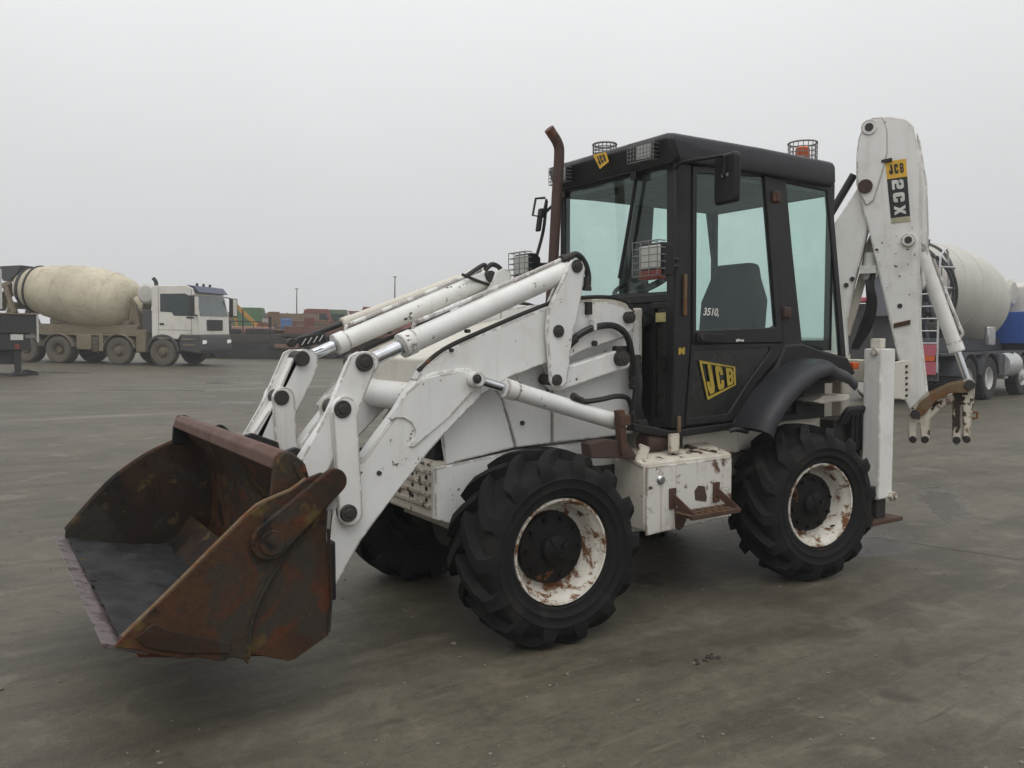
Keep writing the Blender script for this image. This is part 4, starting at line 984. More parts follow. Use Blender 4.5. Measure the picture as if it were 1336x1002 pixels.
# folding step: two side arms, two rails, tread pieces
ST = empty('step', parent=TB.parent)
a0, a1 = at(877, 652, 'y', YT-.014), at(934, 636, 'y', YT-.014)
b0, b1 = at(902, 681, 'y', YT-.16), at(960, 661, 'y', YT-.16)
zz = (b0.z+b1.z)/2; b0.z = zz; b1.z = zz; zs = (a0.z+a1.z)/2
for a, b in ((a0, b0), (a1, b1)):
    bm = bm_new(); bar(bm, Vector((a.x, YT-.014, zs)), Vector((a.x+.03, YT-.15, zz)), .012, .045); obox(bm, (a.x, YT-.018, zs-.01), (.05, .012, .12)); finish('step_arm', bm, 'rust', ST, .003)
bm = bm_new()
for k in range(3): y = YT-.16+.055*k; bar(bm, (a0.x-.0, y, zz), (a1.x+.04, y, zz), .028, .026)
finish('step_rail', bm, 'rust', ST, .003)
bm = bm_new(); 
for k in range(8): x = a0.x+(a1.x+.03-a0.x)*k/7; bar(bm, (x, YT-.165, zz+.012), (x, YT-.045, zz+.012), .012, .008)
finish('tread_bar', bm, 'lever', ST)
bm = bm_new(); prism_axis(bm, prof([(905, 652), (904, 640), (909, 633), (917, 634), (920, 648), (919, 654)], YT), YT-.0145, YT-.012); finish('rust_scuff', bm, 'exhaust', TB)
bm = bm_new(); prism_axis(bm, prof([(878, 662), (892, 660), (893, 678), (889, 688), (879, 690)], YT), YT-.0142, YT-.012); finish('rust_stain', bm, 'rust', TB)
# bits on the sill
bm = bm_new(); q = at(879, 578, 'y', -.60); obox(bm, q, (.08, .02, .11)); finish('sill_bracket', bm, 'chip_white', BH, .006)
bm = bm_new(); q = at(846, 576, 'y', -.50); cyl(bm, q+Vector((-.05, 0, 0)), q+Vector((.10, 0, 0)), .062, n=20); finish('canister', bm, 'exhaust', BH, .012)
bm = bm_new(); q = at(868, 578, 'y', -.46); obox(bm, q, (.20, .10, .16)); finish('battery_tray', bm, 'dark', BH, .01)
bm = bm_new(); q = at(838, 592, 'y', -.60); obox(bm, q, (.085, .018, .10), Matrix.Rotation(.35, 3, 'Y')); finish('lug_plate', bm, 'chip_white', BH, .008)
bm = bm_new(); prism_axis(bm, prof([(880, 566), (960, 558), (962, 590), (880, 592)], -.43), -.45, -.40); finish('sill_panel', bm, 'cream', BH, .004)
bm = bm_new(); tube(bm, [at(952, 562, 'y', -.62), at(960, 560, 'y', -.64), at(975, 563, 'y', -.64)], .016); finish('rubber_strap', bm, 'hose', BH)

# ---- stabilisers and rear frame
c = at(1150, 455, 'y', -.72); yl = at(1127, 452, 'x', c.x).y; xr = at(1169, 453, 'y', -.72).x; zb3 = at(1150, 652, 'y', -.72).z
for s in (-1, 1):
    S = empty('stabiliser', parent=BH)
    bm = bm_new(); k = s*-1; prism_axis(bm, [(c.x, k*-.72), (xr, k*-.72), (xr, k*yl), (c.x, k*yl)], zb3, c.z, 'z'); finish('housing', bm, 'white', S, .012, 3)
    bm = bm_new(); box(bm, c.x+.03, xr-.03, s*.60, s*.69, zb3-.14, zb3+.3); finish('inner_leg', bm, 'dark', S, .004)
    bm = bm_new(); box(bm, c.x-.10, xr+.10, s*.545, s*.745, zb3-.17, zb3-.14); prism_axis(bm, [(c.x-.02, zb3-.142), (xr+.02, zb3-.142), (xr-.04, zb3-.06), (c.x+.04, zb3-.06)], s*.635, s*.655); finish('foot_plate', bm, 'rust', S, .006)
    bm = bm_new(); q = at(1162, 647, 'y', -.72); cyl(bm, (q.x, s*.720, q.z), (q.x, s*.752, q.z), .036, n=6); cyl(bm, (q.x, s*.74, q.z), (q.x, s*.765, q.z), .018, n=12); finish('clamp_nut', bm, 'cream', S, .004)
    bm = bm_new(); q = at(1142, 459, 'x', c.x); cyl(bm, (c.x+.005, -s*q.y, q.z), (c.x-.02, -s*q.y, q.z), .026, n=14); finish('cap_bolt', bm, 'cream', S, .004)
    bm = bm_new(); box(bm, c.x+.05, xr-.06, s*.60, s*.68, c.z, c.z+.07); finish('top_eye', bm, 'cream', S, .006)
bm = bm_new(); box(bm, 2.62, 2.80, -.56, .56, .52, .72); box(bm, 2.90, 3.02, -.60, .60, .62, .80); box(bm, 2.90, 3.02, -.60, .60, 1.22, 1.38); box(bm, 2.62, 2.90, -.30, .30, .55, 1.35); finish('rear_frame', bm, 'cream', BH, .01)
YB0 = -.11
KP = empty('king_post', parent=BH)
bm = bm_new(); box(bm, 3.03, 3.14, -.28, .28, .60, 1.42); box(bm, 3.12, 3.40, -.16, .16, .70, .86); box(bm, 3.12, 3.40, -.16, .16, 1.16, 1.34); cyl(bm, (3.32, 0, .66), (3.32, 0, 1.40), .10, n=24); finish('carriage', bm, 'cream', KP, .012)
bm = bm_new()
prism_axis(bm, prof([(1166, 474), (1184, 470), (1188, 475), (1186, 512), (1180, 522), (1164, 520)], -.64), -.645, -.60); finish('slide_plate', bm, 'cream', KP, .006)
bm = bm_new()
for k in range(6):
    q = at(1182, 478+k*7.6, 'y', -.645); cyl(bm, (q.x, -.655, q.z), (q.x, -.64, q.z), .010, n=8)
finish('slide_bolt', bm, 'dark', KP)
KX, SLEW = Vector((3.30, 0, 0)), R(-60)       # the digging arm is slewed towards the near side
_e = Vector((math.cos(SLEW), math.sin(SLEW), 0)); _ny = Vector((-math.sin(SLEW), math.cos(SLEW), 0))
def atl(px, py, yl):
    d = ray(px, py); p = CAM+d*(((KX-CAM).dot(_ny)+yl)/d.dot(_ny)); return Vector(((p-KX).dot(_e), yl, p.z))
def profl(pts, yl): return [(q.x, q.z) for q in (atl(a, b, yl) for a, b in pts)]
def q4l(pts, v): return [atl(*p, v) for p in pts]
BO = empty('boom', KX, SLEW, BH)
boom = [(1129, 232), (1139, 238), (1141, 252), (1136, 285), (1127, 322), (1114, 372), (1104, 425), (1106, 470), (1150, 500), (1130, 520), (1086, 480), (1078, 430), (1082, 350), (1087, 293), (1104, 268), (1120, 243)]
bm = bm_new(); prism_axis(bm, profl(boom, -.075), -.075, .075); finish('boom_beam', bm, 'white', BO, .014, 3)
boom2 = [(1110, 395), (1122, 352), (1128, 322), (1137, 300), (1142, 330), (1132, 358), (1120, 400), (1108, 440), (1102, 430)]
bm = bm_new(); prism_axis(bm, profl(boom2, .06), .07, .10); finish('boom_side_plate', bm, 'cream', BO, .006)
bm = bm_new()
for p in [(1086, 306), (1112, 364), (1104, 372)]:
    q = atl(*p, -.08); cyl(bm, (q.x, -.084, q.z), (q.x, -.06, q.z), .018, n=12)
finish('boom_pin', bm, 'pin', BO)
bm = bm_new(); a = atl(1082, 282, .0); b = atl(1114, 228, .0); cyl(bm, a, b, .030); finish('boom_ram_rod', bm, 'hose', BO)
bm = bm_new(); a = atl(1086, 355, -.02); b = atl(1118, 460, -.02); cyl(bm, atl(1137, 330, 0), atl(1133, 365, 0), .05); obox(bm, atl(1133, 352, -.03), (.12, .10, .06)); finish('hose_guide', bm, 'decal_white', BO)
bm = bm_new()
for k in range(4): tube(bm, [atl(1140-3*k, 352, -.05+.03*k), atl(1138-2*k, 372, -.06), atl(1142-3*k, 395, -.05), atl(1136-4*k, 425, -.03), atl(1118-2*k, 455, 0)], .015)
finish('boom_hose', bm, 'hose', BO)
DP = empty('dipper', KX, SLEW, BH)
dip = [(1117, 205), (1120, 182), (1126, 164), (1138, 154), (1160, 151), (1182, 155), (1192, 164), (1197, 185), (1202, 215), (1203, 300), (1200, 365), (1203, 440), (1211, 512), (1196, 528), (1186, 536), (1177, 515), (1172, 470), (1160, 418), (1150, 375), (1135, 308), (1126, 275), (1117, 240)]
for y0, y1, nm in ((-.105, .105, 'dipper_beam'),):
    bm = bm_new(); prism_axis(bm, profl(dip, -.105), y0, y1); finish(nm, bm, 'white', DP, .012, 3)
bm = bm_new(); prism_axis(bm, profl([(1196, 172), (1201, 185), (1210, 240), (1212, 300), (1209, 372), (1203, 380), (1200, 330), (1201, 260)], -.06), -.06, .06); finish('dipper_back_rib', bm, 'white', DP, .008)
bm = bm_new(); prism_axis(bm, profl([(1117, 205), (1120, 182), (1126, 164), (1138, 154), (1152, 153), (1158, 170), (1158, 200), (1150, 230), (1140, 262), (1130, 268), (1120, 250)], -.106), -.117, -.103); finish('dipper_nose_plate', bm, 'white', DP, .005)
for p, r in (((1134, 166), .030), ((1129, 243), .052), ((1185, 313), .026), ((1174, 399), .018)):
    q = atl(*p, -.12)
    if r < .04 and r > .02:
        bm = bm_new(); cyl(bm, (q.x, -.126, q.z), (q.x, -.10, q.z), r*1.9, n=20); finish('pin_boss', bm, 'white', DP, .004)
    bm = bm_new(); cyl(bm, (q.x, -.134 if r > .02 else -.112, q.z), (q.x, -.09, q.z), r, n=16); finish('pivot_pin', bm, 'exhaust' if r > .04 else 'pin', DP, .003)
bm = bm_new(); prism_axis(bm, profl([(1166, 422), (1188, 417), (1188, 423), (1166, 428)], -.105), -.118, -.10); finish('dipper_lug', bm, 'rust', DP, .003)
bm = bm_new(); prism_axis(bm, profl([(1150, 209), (1164, 206), (1164, 211), (1150, 213)], -.105), -.122, -.10); finish('grab_lug', bm, 'dark', DP, .003)
# number sticker on the dipper
sq = q4l([(1163, 293), (1188, 290), (1182, 207), (1155, 211)], -.106)
bm = bm_new(); quad_poly(bm, sq, [(0, .10), (1, .10), (1, .72), (0, .72)], .002, 0); finish('number_sticker', bm, 'decal_black', DP)
bm = bm_new(); quad_poly(bm, sq, [(0, .72), (1, .72), (1, 1), (0, 1)], .002, 0); finish('yellow_badge', bm, 'yellow', DP)
bm = bm_new(); quad_poly(bm, sq, [(0, .015), (1, .015), (1, .10), (0, .10)], .002, 0); finish('pale_strip', bm, 'decal_pale', DP)
bm = bm_new(); P4 = lambda u0, u1, v0, v1: [quadpt(sq, u0, v1), quadpt(sq, u0, v0), quadpt(sq, u1, v0), quadpt(sq, u1, v1)]
word(bm, P4(.22, .80, .135, .69), '2CX', .002, .0022, .10); finish('number_lettering', bm, 'decal_white', DP)
bm = bm_new(); word(bm, [quadpt(sq, u, v) for u, v in ((.16, .79), (.86, .79), (.86, .94), (.12, .94))], 'JCB', .002, .0022); finish('badge_lettering', bm, 'decal_black', DP)
# dipper end, crowd ram, tipping links
bm = bm_new(); ra = atl(1200, 325, -.02); rb_ = atl(1264, 500, -.02); bm.free()
cr_ = ram(rb_, ra, .24, .050, .024, 'white', True, name='crowd_ram'); cr_.location = KX; cr_.rotation_euler = (0, 0, SLEW)
for y0, y1 in ((-.10, -.07), (.07, .10)):
    bm = bm_new(); prism_axis(bm, profl([(1186, 530), (1200, 520), (1212, 512), (1214, 545), (1213, 572), (1208, 579), (1202, 577), (1200, 552), (1197, 553), (1197, 574), (1192, 579), (1185, 574), (1184, 545)], -.09), y0, y1); finish('dipper_end_plate', bm, 'chip_white', DP, .006)
    bm = bm_new(); prism_axis(bm, profl([(1244, 506), (1262, 497), (1271, 500), (1272, 512), (1268, 545), (1266, 574), (1261, 579), (1257, 576), (1256, 530), (1253, 530), (1253, 577), (1248, 581), (1242, 576), (1243, 540)], -.06), y0*.7, y1*.7); finish('tipping_link', bm, 'chip_white', DP, .006)
bm = bm_new(); prism_axis(bm, profl([(1200, 546), (1206, 534), (1226, 518), (1246, 512), (1252, 520), (1232, 530), (1214, 548), (1206, 556)], -.05), -.06, .06); finish('guide_link', bm, 'chip_white', DP, .008)
for p in ((1191, 573), (1207, 573), (1248, 574), (1261, 573)):
    q = atl(*p, -.08); bm = bm_new(); cyl(bm, (q.x, -.108, q.z), (q.x, .108, q.z), .026, n=20); finish('end_bush', bm, 'dark', DP, .004)
for y0, y1 in ((-.125, -.103), (.103, .125)):
    bm = bm_new(); prism_axis(bm, profl([(1193, 538), (1200, 524), (1216, 512), (1240, 501), (1264, 496), (1268, 506), (1262, 513), (1240, 513), (1220, 524), (1206, 541), (1196, 546)], -.115), y0, y1); finish('tipping_lever', bm, 'lever', DP, .006)
bm = bm_new(); q = atl(1265, 502, -.10); cyl(bm, (q.x, -.14, q.z), (q.x, .14, q.z), .036); q = atl(1194, 540, -.1); cyl(bm, (q.x, -.14, q.z), (q.x, .14, q.z), .034); finish('lever_pin', bm, 'pin', DP, .004)
bm = bm_new(); tube(bm, [atl(1268, 538, -.04), atl(1275, 538, -.04), atl(1275, 545, -.04), atl(1268, 546, -.04)], .010, k=0); finish('towing_eye', bm, 'lever', DP)

# ================================================================== THE REST OF THE YARD
def place(root, x, y, h, back=5.7):
    """stand a thing on the sloping yard, heading h, levelled over its own length"""
    f = Vector((math.cos(h), math.sin(h), 0)); z0 = gz(x, y); z1 = gz(x-f.x*back, y-f.y*back)
    side = Vector((-f.y, f.x, 0)); zs = gz(x+side.x*2, y+side.y*2)
    fx = Vector((f.x, f.y, (z0-z1)/back)).normalized(); sy = Vector((side.x, side.y, (zs-z0)/2)); sy = (sy-fx*sy.dot(fx)).normalized()
    up = fx.cross(sy)
    root.matrix_world = Matrix(((fx.x, sy.x, up.x, x), (fx.y, sy.y, up.y, y), (fx.z, sy.z, up.z, z0), (0, 0, 0, 1)))
M['t_rubber'] = worn('dried_mud_truck_tyre', (.095, .085, .066), .9, dirt=.8, dirtcol=(.16, .14, .105), streak=0, bump=.3, bscale=20)
M['t_rubber2'] = worn('black_truck_tyre', (.022, .022, .022), .85, dirt=.4, dirtcol=(.06, .055, .05), streak=0)
M['t_hub'] = worn('muddy_truck_hub', (.14, .115, .075), .85, dirt=.7, dirtcol=(.07, .06, .045), streak=0)
M['t_rim'] = worn('pale_steel_truck_rim', (.50, .50, .48), .5, dirt=.4, streak=0)
M['t_frame'] = worn('mud_splashed_chassis', (.085, .07, .048), .85, dirt=.8, dirtcol=(.045, .038, .03), streak=.3)
M['t_frame2'] = worn('dark_blue_grey_chassis', (.045, .050, .062), .6, dirt=.5, dirtcol=(.10, .09, .07), streak=.2)
M['t_tan'] = worn('tan_dusty_panel', (.20, .165, .11), .8, dirt=.7, dirtcol=(.085, .066, .045), streak=.5)
M['t_drum'] = worn('cement_stained_cream_drum', (.52, .47, .35), .6, dirt=.65, dirtcol=(.30, .23, .15), streak=.5, var=.18, chips=.15, chipcol=(.12, .09, .06), chipscale=9, scale=.8)
M['t_drum2'] = worn('pale_cream_drum', (.52, .51, .46), .55, dirt=.35, dirtcol=(.36, .32, .25), streak=.3, scale=.5)
M['t_cab'] = worn('dirty_white_truck_cab', (.68, .66, .60), .45, dirt=.40, dirtcol=(.38, .30, .2), streak=.3, scale=.6)
M['t_black'] = plain('truck_black_plastic', (.024, .024, .026), .6)
M['t_grey'] = worn('grey_bumper_plastic', (.055, .057, .06), .6, dirt=.6, dirtcol=(.14, .12, .09), streak=.2)
M['t_visor'] = plain('blue_grey_sun_visor', (.045, .055, .115), .4)
M['t_glass'] = glass('truck_window_glass', (.72, .84, .84), 1.2, .12)
M['t_dark'] = plain('dark_cab_interior', (.03, .035, .035), .9)
M['t_lamp'] = plain('lit_headlamp', (.95, .95, .9), .2, emit=.12)
M['t_blue'] = plain('bright_blue_paint', (.02, .085, .36), .5)
M['t_red'] = worn('faded_pink_red_paint', (.40, .09, .12), .6, dirt=.3, streak=.2)
M['t_silver'] = plain('dull_silver_tank', (.55, .56, .56), .4, .5)

def truck_tyre(r, w, mt, mr, dual=False):
    """wheel with its outer face towards -Y"""
    o = empty('wheel')
    bm = bm_new(); b = r*.53
    lathe(bm, [(b, .03), (r*.75, -.005), (r*.93, .005), (r, .05), (r, w-.05), (r*.93, w-.005), (r*.75, w), (b, w-.03)], (0, 0, 0), (0, 1, 0), n=36, cap=False)
    for k in range(36):
        t = 2*math.pi*k/36; obox(bm, (math.cos(t)*r, w/2, math.sin(t)*r), (.05, w*.86, .022), Matrix.Rotation(-t+math.pi/2, 3, 'Y'))
    finish('tyre', bm, mt, o, ang=40)
    bm = bm_new()
    pr = [(b, .03), (b*.98, .02), (b*.90, .05), (b*.86, .16), (b*.62, .19), (b*.45, .17), (b*.42, .10), (.003, .09)] if dual else [(b, .03), (b*.98, .015), (b*.88, .05), (b*.80, .07), (b*.6, .05), (b*.48, .03), (b*.42, -.03), (.003, -.04)]
    lathe(bm, pr, (0, 0, 0), (0, 1, 0), n=28, cap=False); finish('rim', bm, mr, o)
    bm = bm_new(); yy = .15 if dual else .02
    for k in range(10):
        t = 2*math.pi*k/10; cyl(bm, (math.cos(t)*b*.54, yy, math.sin(t)*b*.54), (math.cos(t)*b*.54, yy+.05, math.sin(t)*b*.54), .018, n=6)
    finish('wheel_nut', bm, mr, o)
    return o

def mixer(label, pal, rear_kit):
    root = empty('concrete_mixer_truck'); tag(root, label, 'mixer truck', 'concrete mixer trucks parked in the yard')
    def part(nm, fn, mat, bev=.012, parent=root, ang=35):
        bm = bm_new(); fn(bm); return finish(nm, bm, pal.get(mat, mat), parent, bev, ang=ang)
    # wheels
    ws = truck_tyre(.52, .31, pal['tyre'], pal['rimm']); wd = truck_tyre(.52, .58, pal['tyre'], pal['rimm'], True)
    first = [True, True]
    for ax, dual in ((0, 0), (-1.795, 0), (-4.3, 1), (-5.7, 1)):
        for s in (-1, 1):
            src = wd if dual else ws
            if first[dual]: o = src; o.parent = root; first[dual] = False
            else: o = clone(src, root)
            o.location = (ax, s*1.24, .52); o.rotation_euler = (0, 0, 0 if s < 0 else math.pi)
    def axles(bm):
        for ax in (0, -1.795, -4.3, -5.7): cyl(bm, (ax, -1, .52), (ax, 1, .52), .09)
        cyl(bm, (-4.3, 0, .52), (-4.3, 0, .52001), .2); box(bm, -5.9, -4.1, -.2, .2, .42, .7)
    part('axle', axles, 'frame')
    def frame(bm):
        for s in (-1, 1): box(bm, -7.3, 1.15, s*.45-.05, s*.45+.05, .78, 1.06)
        for x in (-7.1, -5.0, -3.0, -1.2): box(bm, x, x+.12, -.42, .42, .82, 1.0)
    part('chassis_frame', frame, 'frame')
    def guards(bm):
        for ax, r in ((-1.795, .66), (-4.3, .64), (-5.7, .64)):
            pts = [(ax+math.cos(t)*r, .52+math.sin(t)*r) for t in (math.pi*(.06+.88*k/10) for k in range(11))]
            for s in (-1, 1): sheet(bm, pts, .03, s*1.26, s*.66)
    part('mudguard_guard', guards, 'panel', .004)
    def boxes(bm):
        box(bm, -2.62, -2.45, -1.2, -.6, .5, 1.15); box(bm, -3.55, -2.95, -1.2, -.55, .55, 1.1); box(bm, -1.1, -.70, -1.2, -.5, .5, 1.35); box(bm, -3.4, -2.6, .55, 1.2, .5, 1.1)
    part('side_locker', boxes, 'panel', .02)
    part('fuel_tank', lambda bm: cyl(bm, (-2.75, -.9, .78), (-3.05, -.9, .78), .27) or box(bm, -2.95, -2.66, -1.15, -.6, .45, 1.05), 'tank', .03)
    part('platform', lambda bm: box(bm, -7.2, -1.0, -1.15, 1.15, 1.10, 1.16), 'panel', .006)
    # drum
    A, B = Vector((-6.75, 0, 2.98)), Vector((-1.80, 0, 2.28)); ax = (B-A)
    prr = [(.0, .02), (.44, .0), (.60, .015), (.70, .05), (.86, .13), (1.02, .26), (1.15, .42), (1.215, .56), (1.22, .68), (1.14, .82), (.95, .93), (.70, .985), (.45, 1.0), (.0, 1.001)]
    def drum(bm):
        L_ = ax.length; fine = []
        for (r0, t0), (r1, t1) in zip(prr, prr[1:]):
            for k in range(3): fine.append((r0+(r1-r0)*k/3, L_*(t0+(t1-t0)*k/3)))
        lathe(bm, fine+[(.001, L_)], A, ax, n=56)
    dm = part('drum', drum, 'drum', 0, ang=50)
    def bands(bm):
        L_ = ax.length
        for t, r, w in ((.075, .765, .06), (.155, .905, .035)): lathe(bm, [(r-.03, L_*t-w), (r+.03, L_*t-w), (r+.045, L_*t+w), (r-.03, L_*t+w)], A, ax, n=48, close=True)
    part('drum_band', bands, 'dark', .0, dm)
    def seams(bm):
        L_ = ax.length
        for t, r in ((.42, 1.152), (.82, 1.142), (.26, 1.022)): lathe(bm, [(r-.02, L_*t-.02), (r+.006, L_*t-.014), (r+.006, L_*t+.014), (r-.02, L_*t+.02)], A, ax, n=48, close=True)
    part('weld_seam', seams, 'drum', 0, dm)
    def ped(bm):
        prism_axis(bm, [(-1.9, 1.16), (-1.35, 1.16), (-1.55, 2.3), (-1.80, 2.6)], -.45, .45)
        for s in (-1, 1): bar(bm, (-7.1, s*.55, 1.16), (-6.75, s*.5, 2.35), .16, .2); bar(bm, (-6.3, s*.55, 1.16), (-6.75, s*.5, 2.3), .12, .14)
        box(bm, -6.9, -1.4, -.62, .62, 1.16, 1.50); box(bm, -5.2, -1.6, -.45, .45, 1.5, 1.72)
        cyl(bm, (-6.72, -.7, 2.2), (-6.72, .7, 2.2), .14)
    part('drum_cradle', ped, 'panel', .02)
    part('gearbox', lambda bm: cyl(bm, (-1.85, 0, 2.28), (-1.35, 0, 2.22), .40, .32, 24), 'drum', .03)
    def wt(bm):
        lathe(bm, [(.0, -.75), (.30, -.72), (.40, -.62), (.40, .62), (.30, .72), (.0, .75)], (-.98, 0, 2.72), (0, 1, 0), n=28)
    part('water_tank', wt, 'tankcol', 0)
    def hop(bm):
        prism_axis(bm, [(-7.45, 3.72), (-6.35, 3.78), (-6.45, 3.52), (-6.85, 3.15), (-7.1, 3.15)], -.55, .55)
    part('feed_hopper', hop, 'hopper', .02)
    def chute(bm):
        sheet(bm, [(-7.0, 3.05), (-7.5, 2.55), (-7.8, 2.0)], .05, -.35, .35); bar(bm, (-7.0, -.6, 3.0), (-6.5, -.72, 1.9), .12, .16); bar(bm, (-7.0, .6, 3.0), (-6.5, .72, 1.9), .12, .16); bar(bm, (-7.5, -.4, 2.9), (-6.8, -.5, 3.1), .1, .16)
    part('discharge_chute', chute, 'chute', .01)
    part('tail_bar', lambda bm: box(bm, -7.35, -7.25, -1.15, 1.15, .55, .95), 'frame', .01)
    def tl(bm):
        for s in (-1, 1): box(bm, -7.40, -7.352, s*.95-.16, s*.95+.16, .68, .82)
    part('tail_light', tl, 'redlamp', .008)
    if rear_kit: rear_kit(part, root)
    # cab
    cab = empty('cab', parent=root)
    side = [(-.45, 1.05), (-.45, 2.92), (-.36, 3.02), (.95, 3.05), (1.20, 2.93), (1.42, 2.02), (1.46, 1.20), (.72, 1.20), (.60, 1.02), (-.42, 1.02)]
    cp = lambda nm, fn, mat, bev=.012: part(nm, fn, mat, bev, cab)
    cp('cab_shell', lambda bm: prism_axis(bm, side, -1.20, 1.20), 'cab', .09)
    def sidew(bm):
        for s in (-1, 1): prism_axis(bm, [(-.10, 2.05), (-.10, 2.72), (.90, 2.74), (1.06, 2.66), (1.12, 1.90), (.45, 1.90), (.36, 2.03)], s*1.206, s*1.196)
    cp('side_window', sidew, 't_windows', .0)
    def seam(bm):
        for s in (-1, 1):
            for x in (-.18, 1.14): box(bm, x, x+.014, s*1.203, s*1.196, 1.22, 2.9)
            box(bm, -.18, 1.14, s*1.203, s*1.196, 1.36, 1.374)
    cp('door_seam', seam, 'dark', 0)
    def hdl(bm):
        for s in (-1, 1): box(bm, -.12, .05, s*1.23, s*1.20, 1.55, 1.62); box(bm, .95, 1.25, s*1.23, s*1.20, 1.82, 1.88)
    cp('door_handle', hdl, 't_black', .01)
    cp('windscreen', lambda bm: prism_axis(bm, [(1.205, 2.86), (1.44, 1.93), (1.45, 1.93), (1.215, 2.86)], -1.10, 1.10), 't_screen', 0)
    cp('sun_visor', lambda bm: prism_axis(bm, [(.94, 3.07), (1.24, 3.03), (1.42, 2.80), (1.38, 2.78), (1.20, 2.92), (.94, 3.0)], -1.14, 1.14), 't_visor', .01)
    def grl(bm):
        box(bm, 1.455, 1.475, -.62, .62, 1.36, 1.78)
    g = cp('grille', grl, 't_grey', .008)
    def gb(bm):
        for k in range(5): box(bm, 1.472, 1.49, -.55, .55, 1.39+.08*k, 1.425+.08*k)
    part('grille_bar', gb, 't_black', .003, cab)
    def bum(bm):
        prism_axis(bm, [(.70, .60), (1.48, .50), (1.55, .62), (1.55, 1.05), (1.49, 1.20), (.74, 1.20), (.66, .9)], -1.235, 1.235)
    cp('bumper', bum, 't_grey', .04)
    def stp(bm):
        for s in (-1, 1):
            for z in (.78, 1.0): box(bm, .80, 1.30, s*1.265, s*1.235, z, z+.06)
    cp('step', stp, 'panel', .004)
    def hl(bm):
        for s in (-1, 1): prism_axis(bm, [(s*.98-.17, .90), (s*.98-.12, .85), (s*.98+.12, .87), (s*.98+.17, .93), (s*.98+.12, 1.0), (s*.98-.13, 1.0)], 1.535, 1.565, 'x')
    cp('headlight', hl, 't_lamp', .01)
    def arch(bm):
        pts = [(math.cos(t)*.68, .52+math.sin(t)*.68) for t in (math.pi*(.02+.96*k/12) for k in range(13))]
        for s in (-1, 1): sheet(bm, pts, .09, s*1.27, s*.8)
    cp('wheel_arch', arch, 't_grey', .01)
    for s in (-1, 1):
        def mir(bm):
            prism_axis(bm, [(1.34, s*1.40), (1.50, s*1.40), (1.52, s*1.80), (1.36, s*1.80)], 1.90, 2.66, 'z'); bar(bm, (1.2, s*1.15, 2.70), (1.40, s*1.46, 2.66), .04, .04); bar(bm, (1.3, s*1.18, 1.95), (1.40, s*1.46, 1.98), .04, .04)
        cp('wing_mirror', mir, 't_black', .03)
    def mirc(bm):
        for s in (-1, 1): prism_axis(bm, [(1.503, s*1.42), (1.56, s*1.42), (1.56, s*1.66), (1.514, s*1.66)], 1.95, 2.62, 'z')
    cp('mirror_cap', mirc, 'cab', .01)
    cp('air_intake', lambda bm: tube(bm, [(-.40, -.95, 2.9), (-.40, -.95, 3.12), (-.45, -.95, 3.24), (-.52, -.95, 3.30)], .075), 't_black', 0)
    def rl(bm):
        for y in (-.5, 0, .5): cyl(bm, (1.0, y, 3.04), (1.0, y, 3.16), .05)
    cp('roof_lamp', rl, 't_black', 0)
    cp('cab_tank', lambda bm: box(bm, -1.0, -.52, -.95, .95, 1.16, 2.1), 'hopper', .03)
    return root
M['t_screen'] = plain('sky_reflecting_windscreen', (.055, .08, .08), .06, spec=.9)
M['t_windows'] = plain('dark_reflecting_truck_window', (.035, .05, .052), .08)
palA = dict(tyre='t_rubber', rimm='t_hub', frame='t_frame', panel='t_tan', tank='t_frame', drum='t_drum', dark='t_black', tankcol='t_drum2', hopper='t_grey', chute='t_tan', cab='t_cab')
palB = dict(tyre='t_rubber2', rimm='t_rim', frame='t_frame2', panel='t_frame2', tank='t_silver', drum='t_drum2', dark='t_grey', tankcol='t_drum2', hopper='t_black', chute='t_frame2', cab='t_cab')
MA = mixer('cream concrete mixer truck with muddy wheels and blue visor, facing right', palA, None)
h = R(-41); g = at_ground(213, 477.5); f = Vector((math.cos(h), math.sin(h), 0)); lft = Vector((-f.y, f.x, 0))
p = g+lft*1.2; place(MA, p.x, p.y, h)
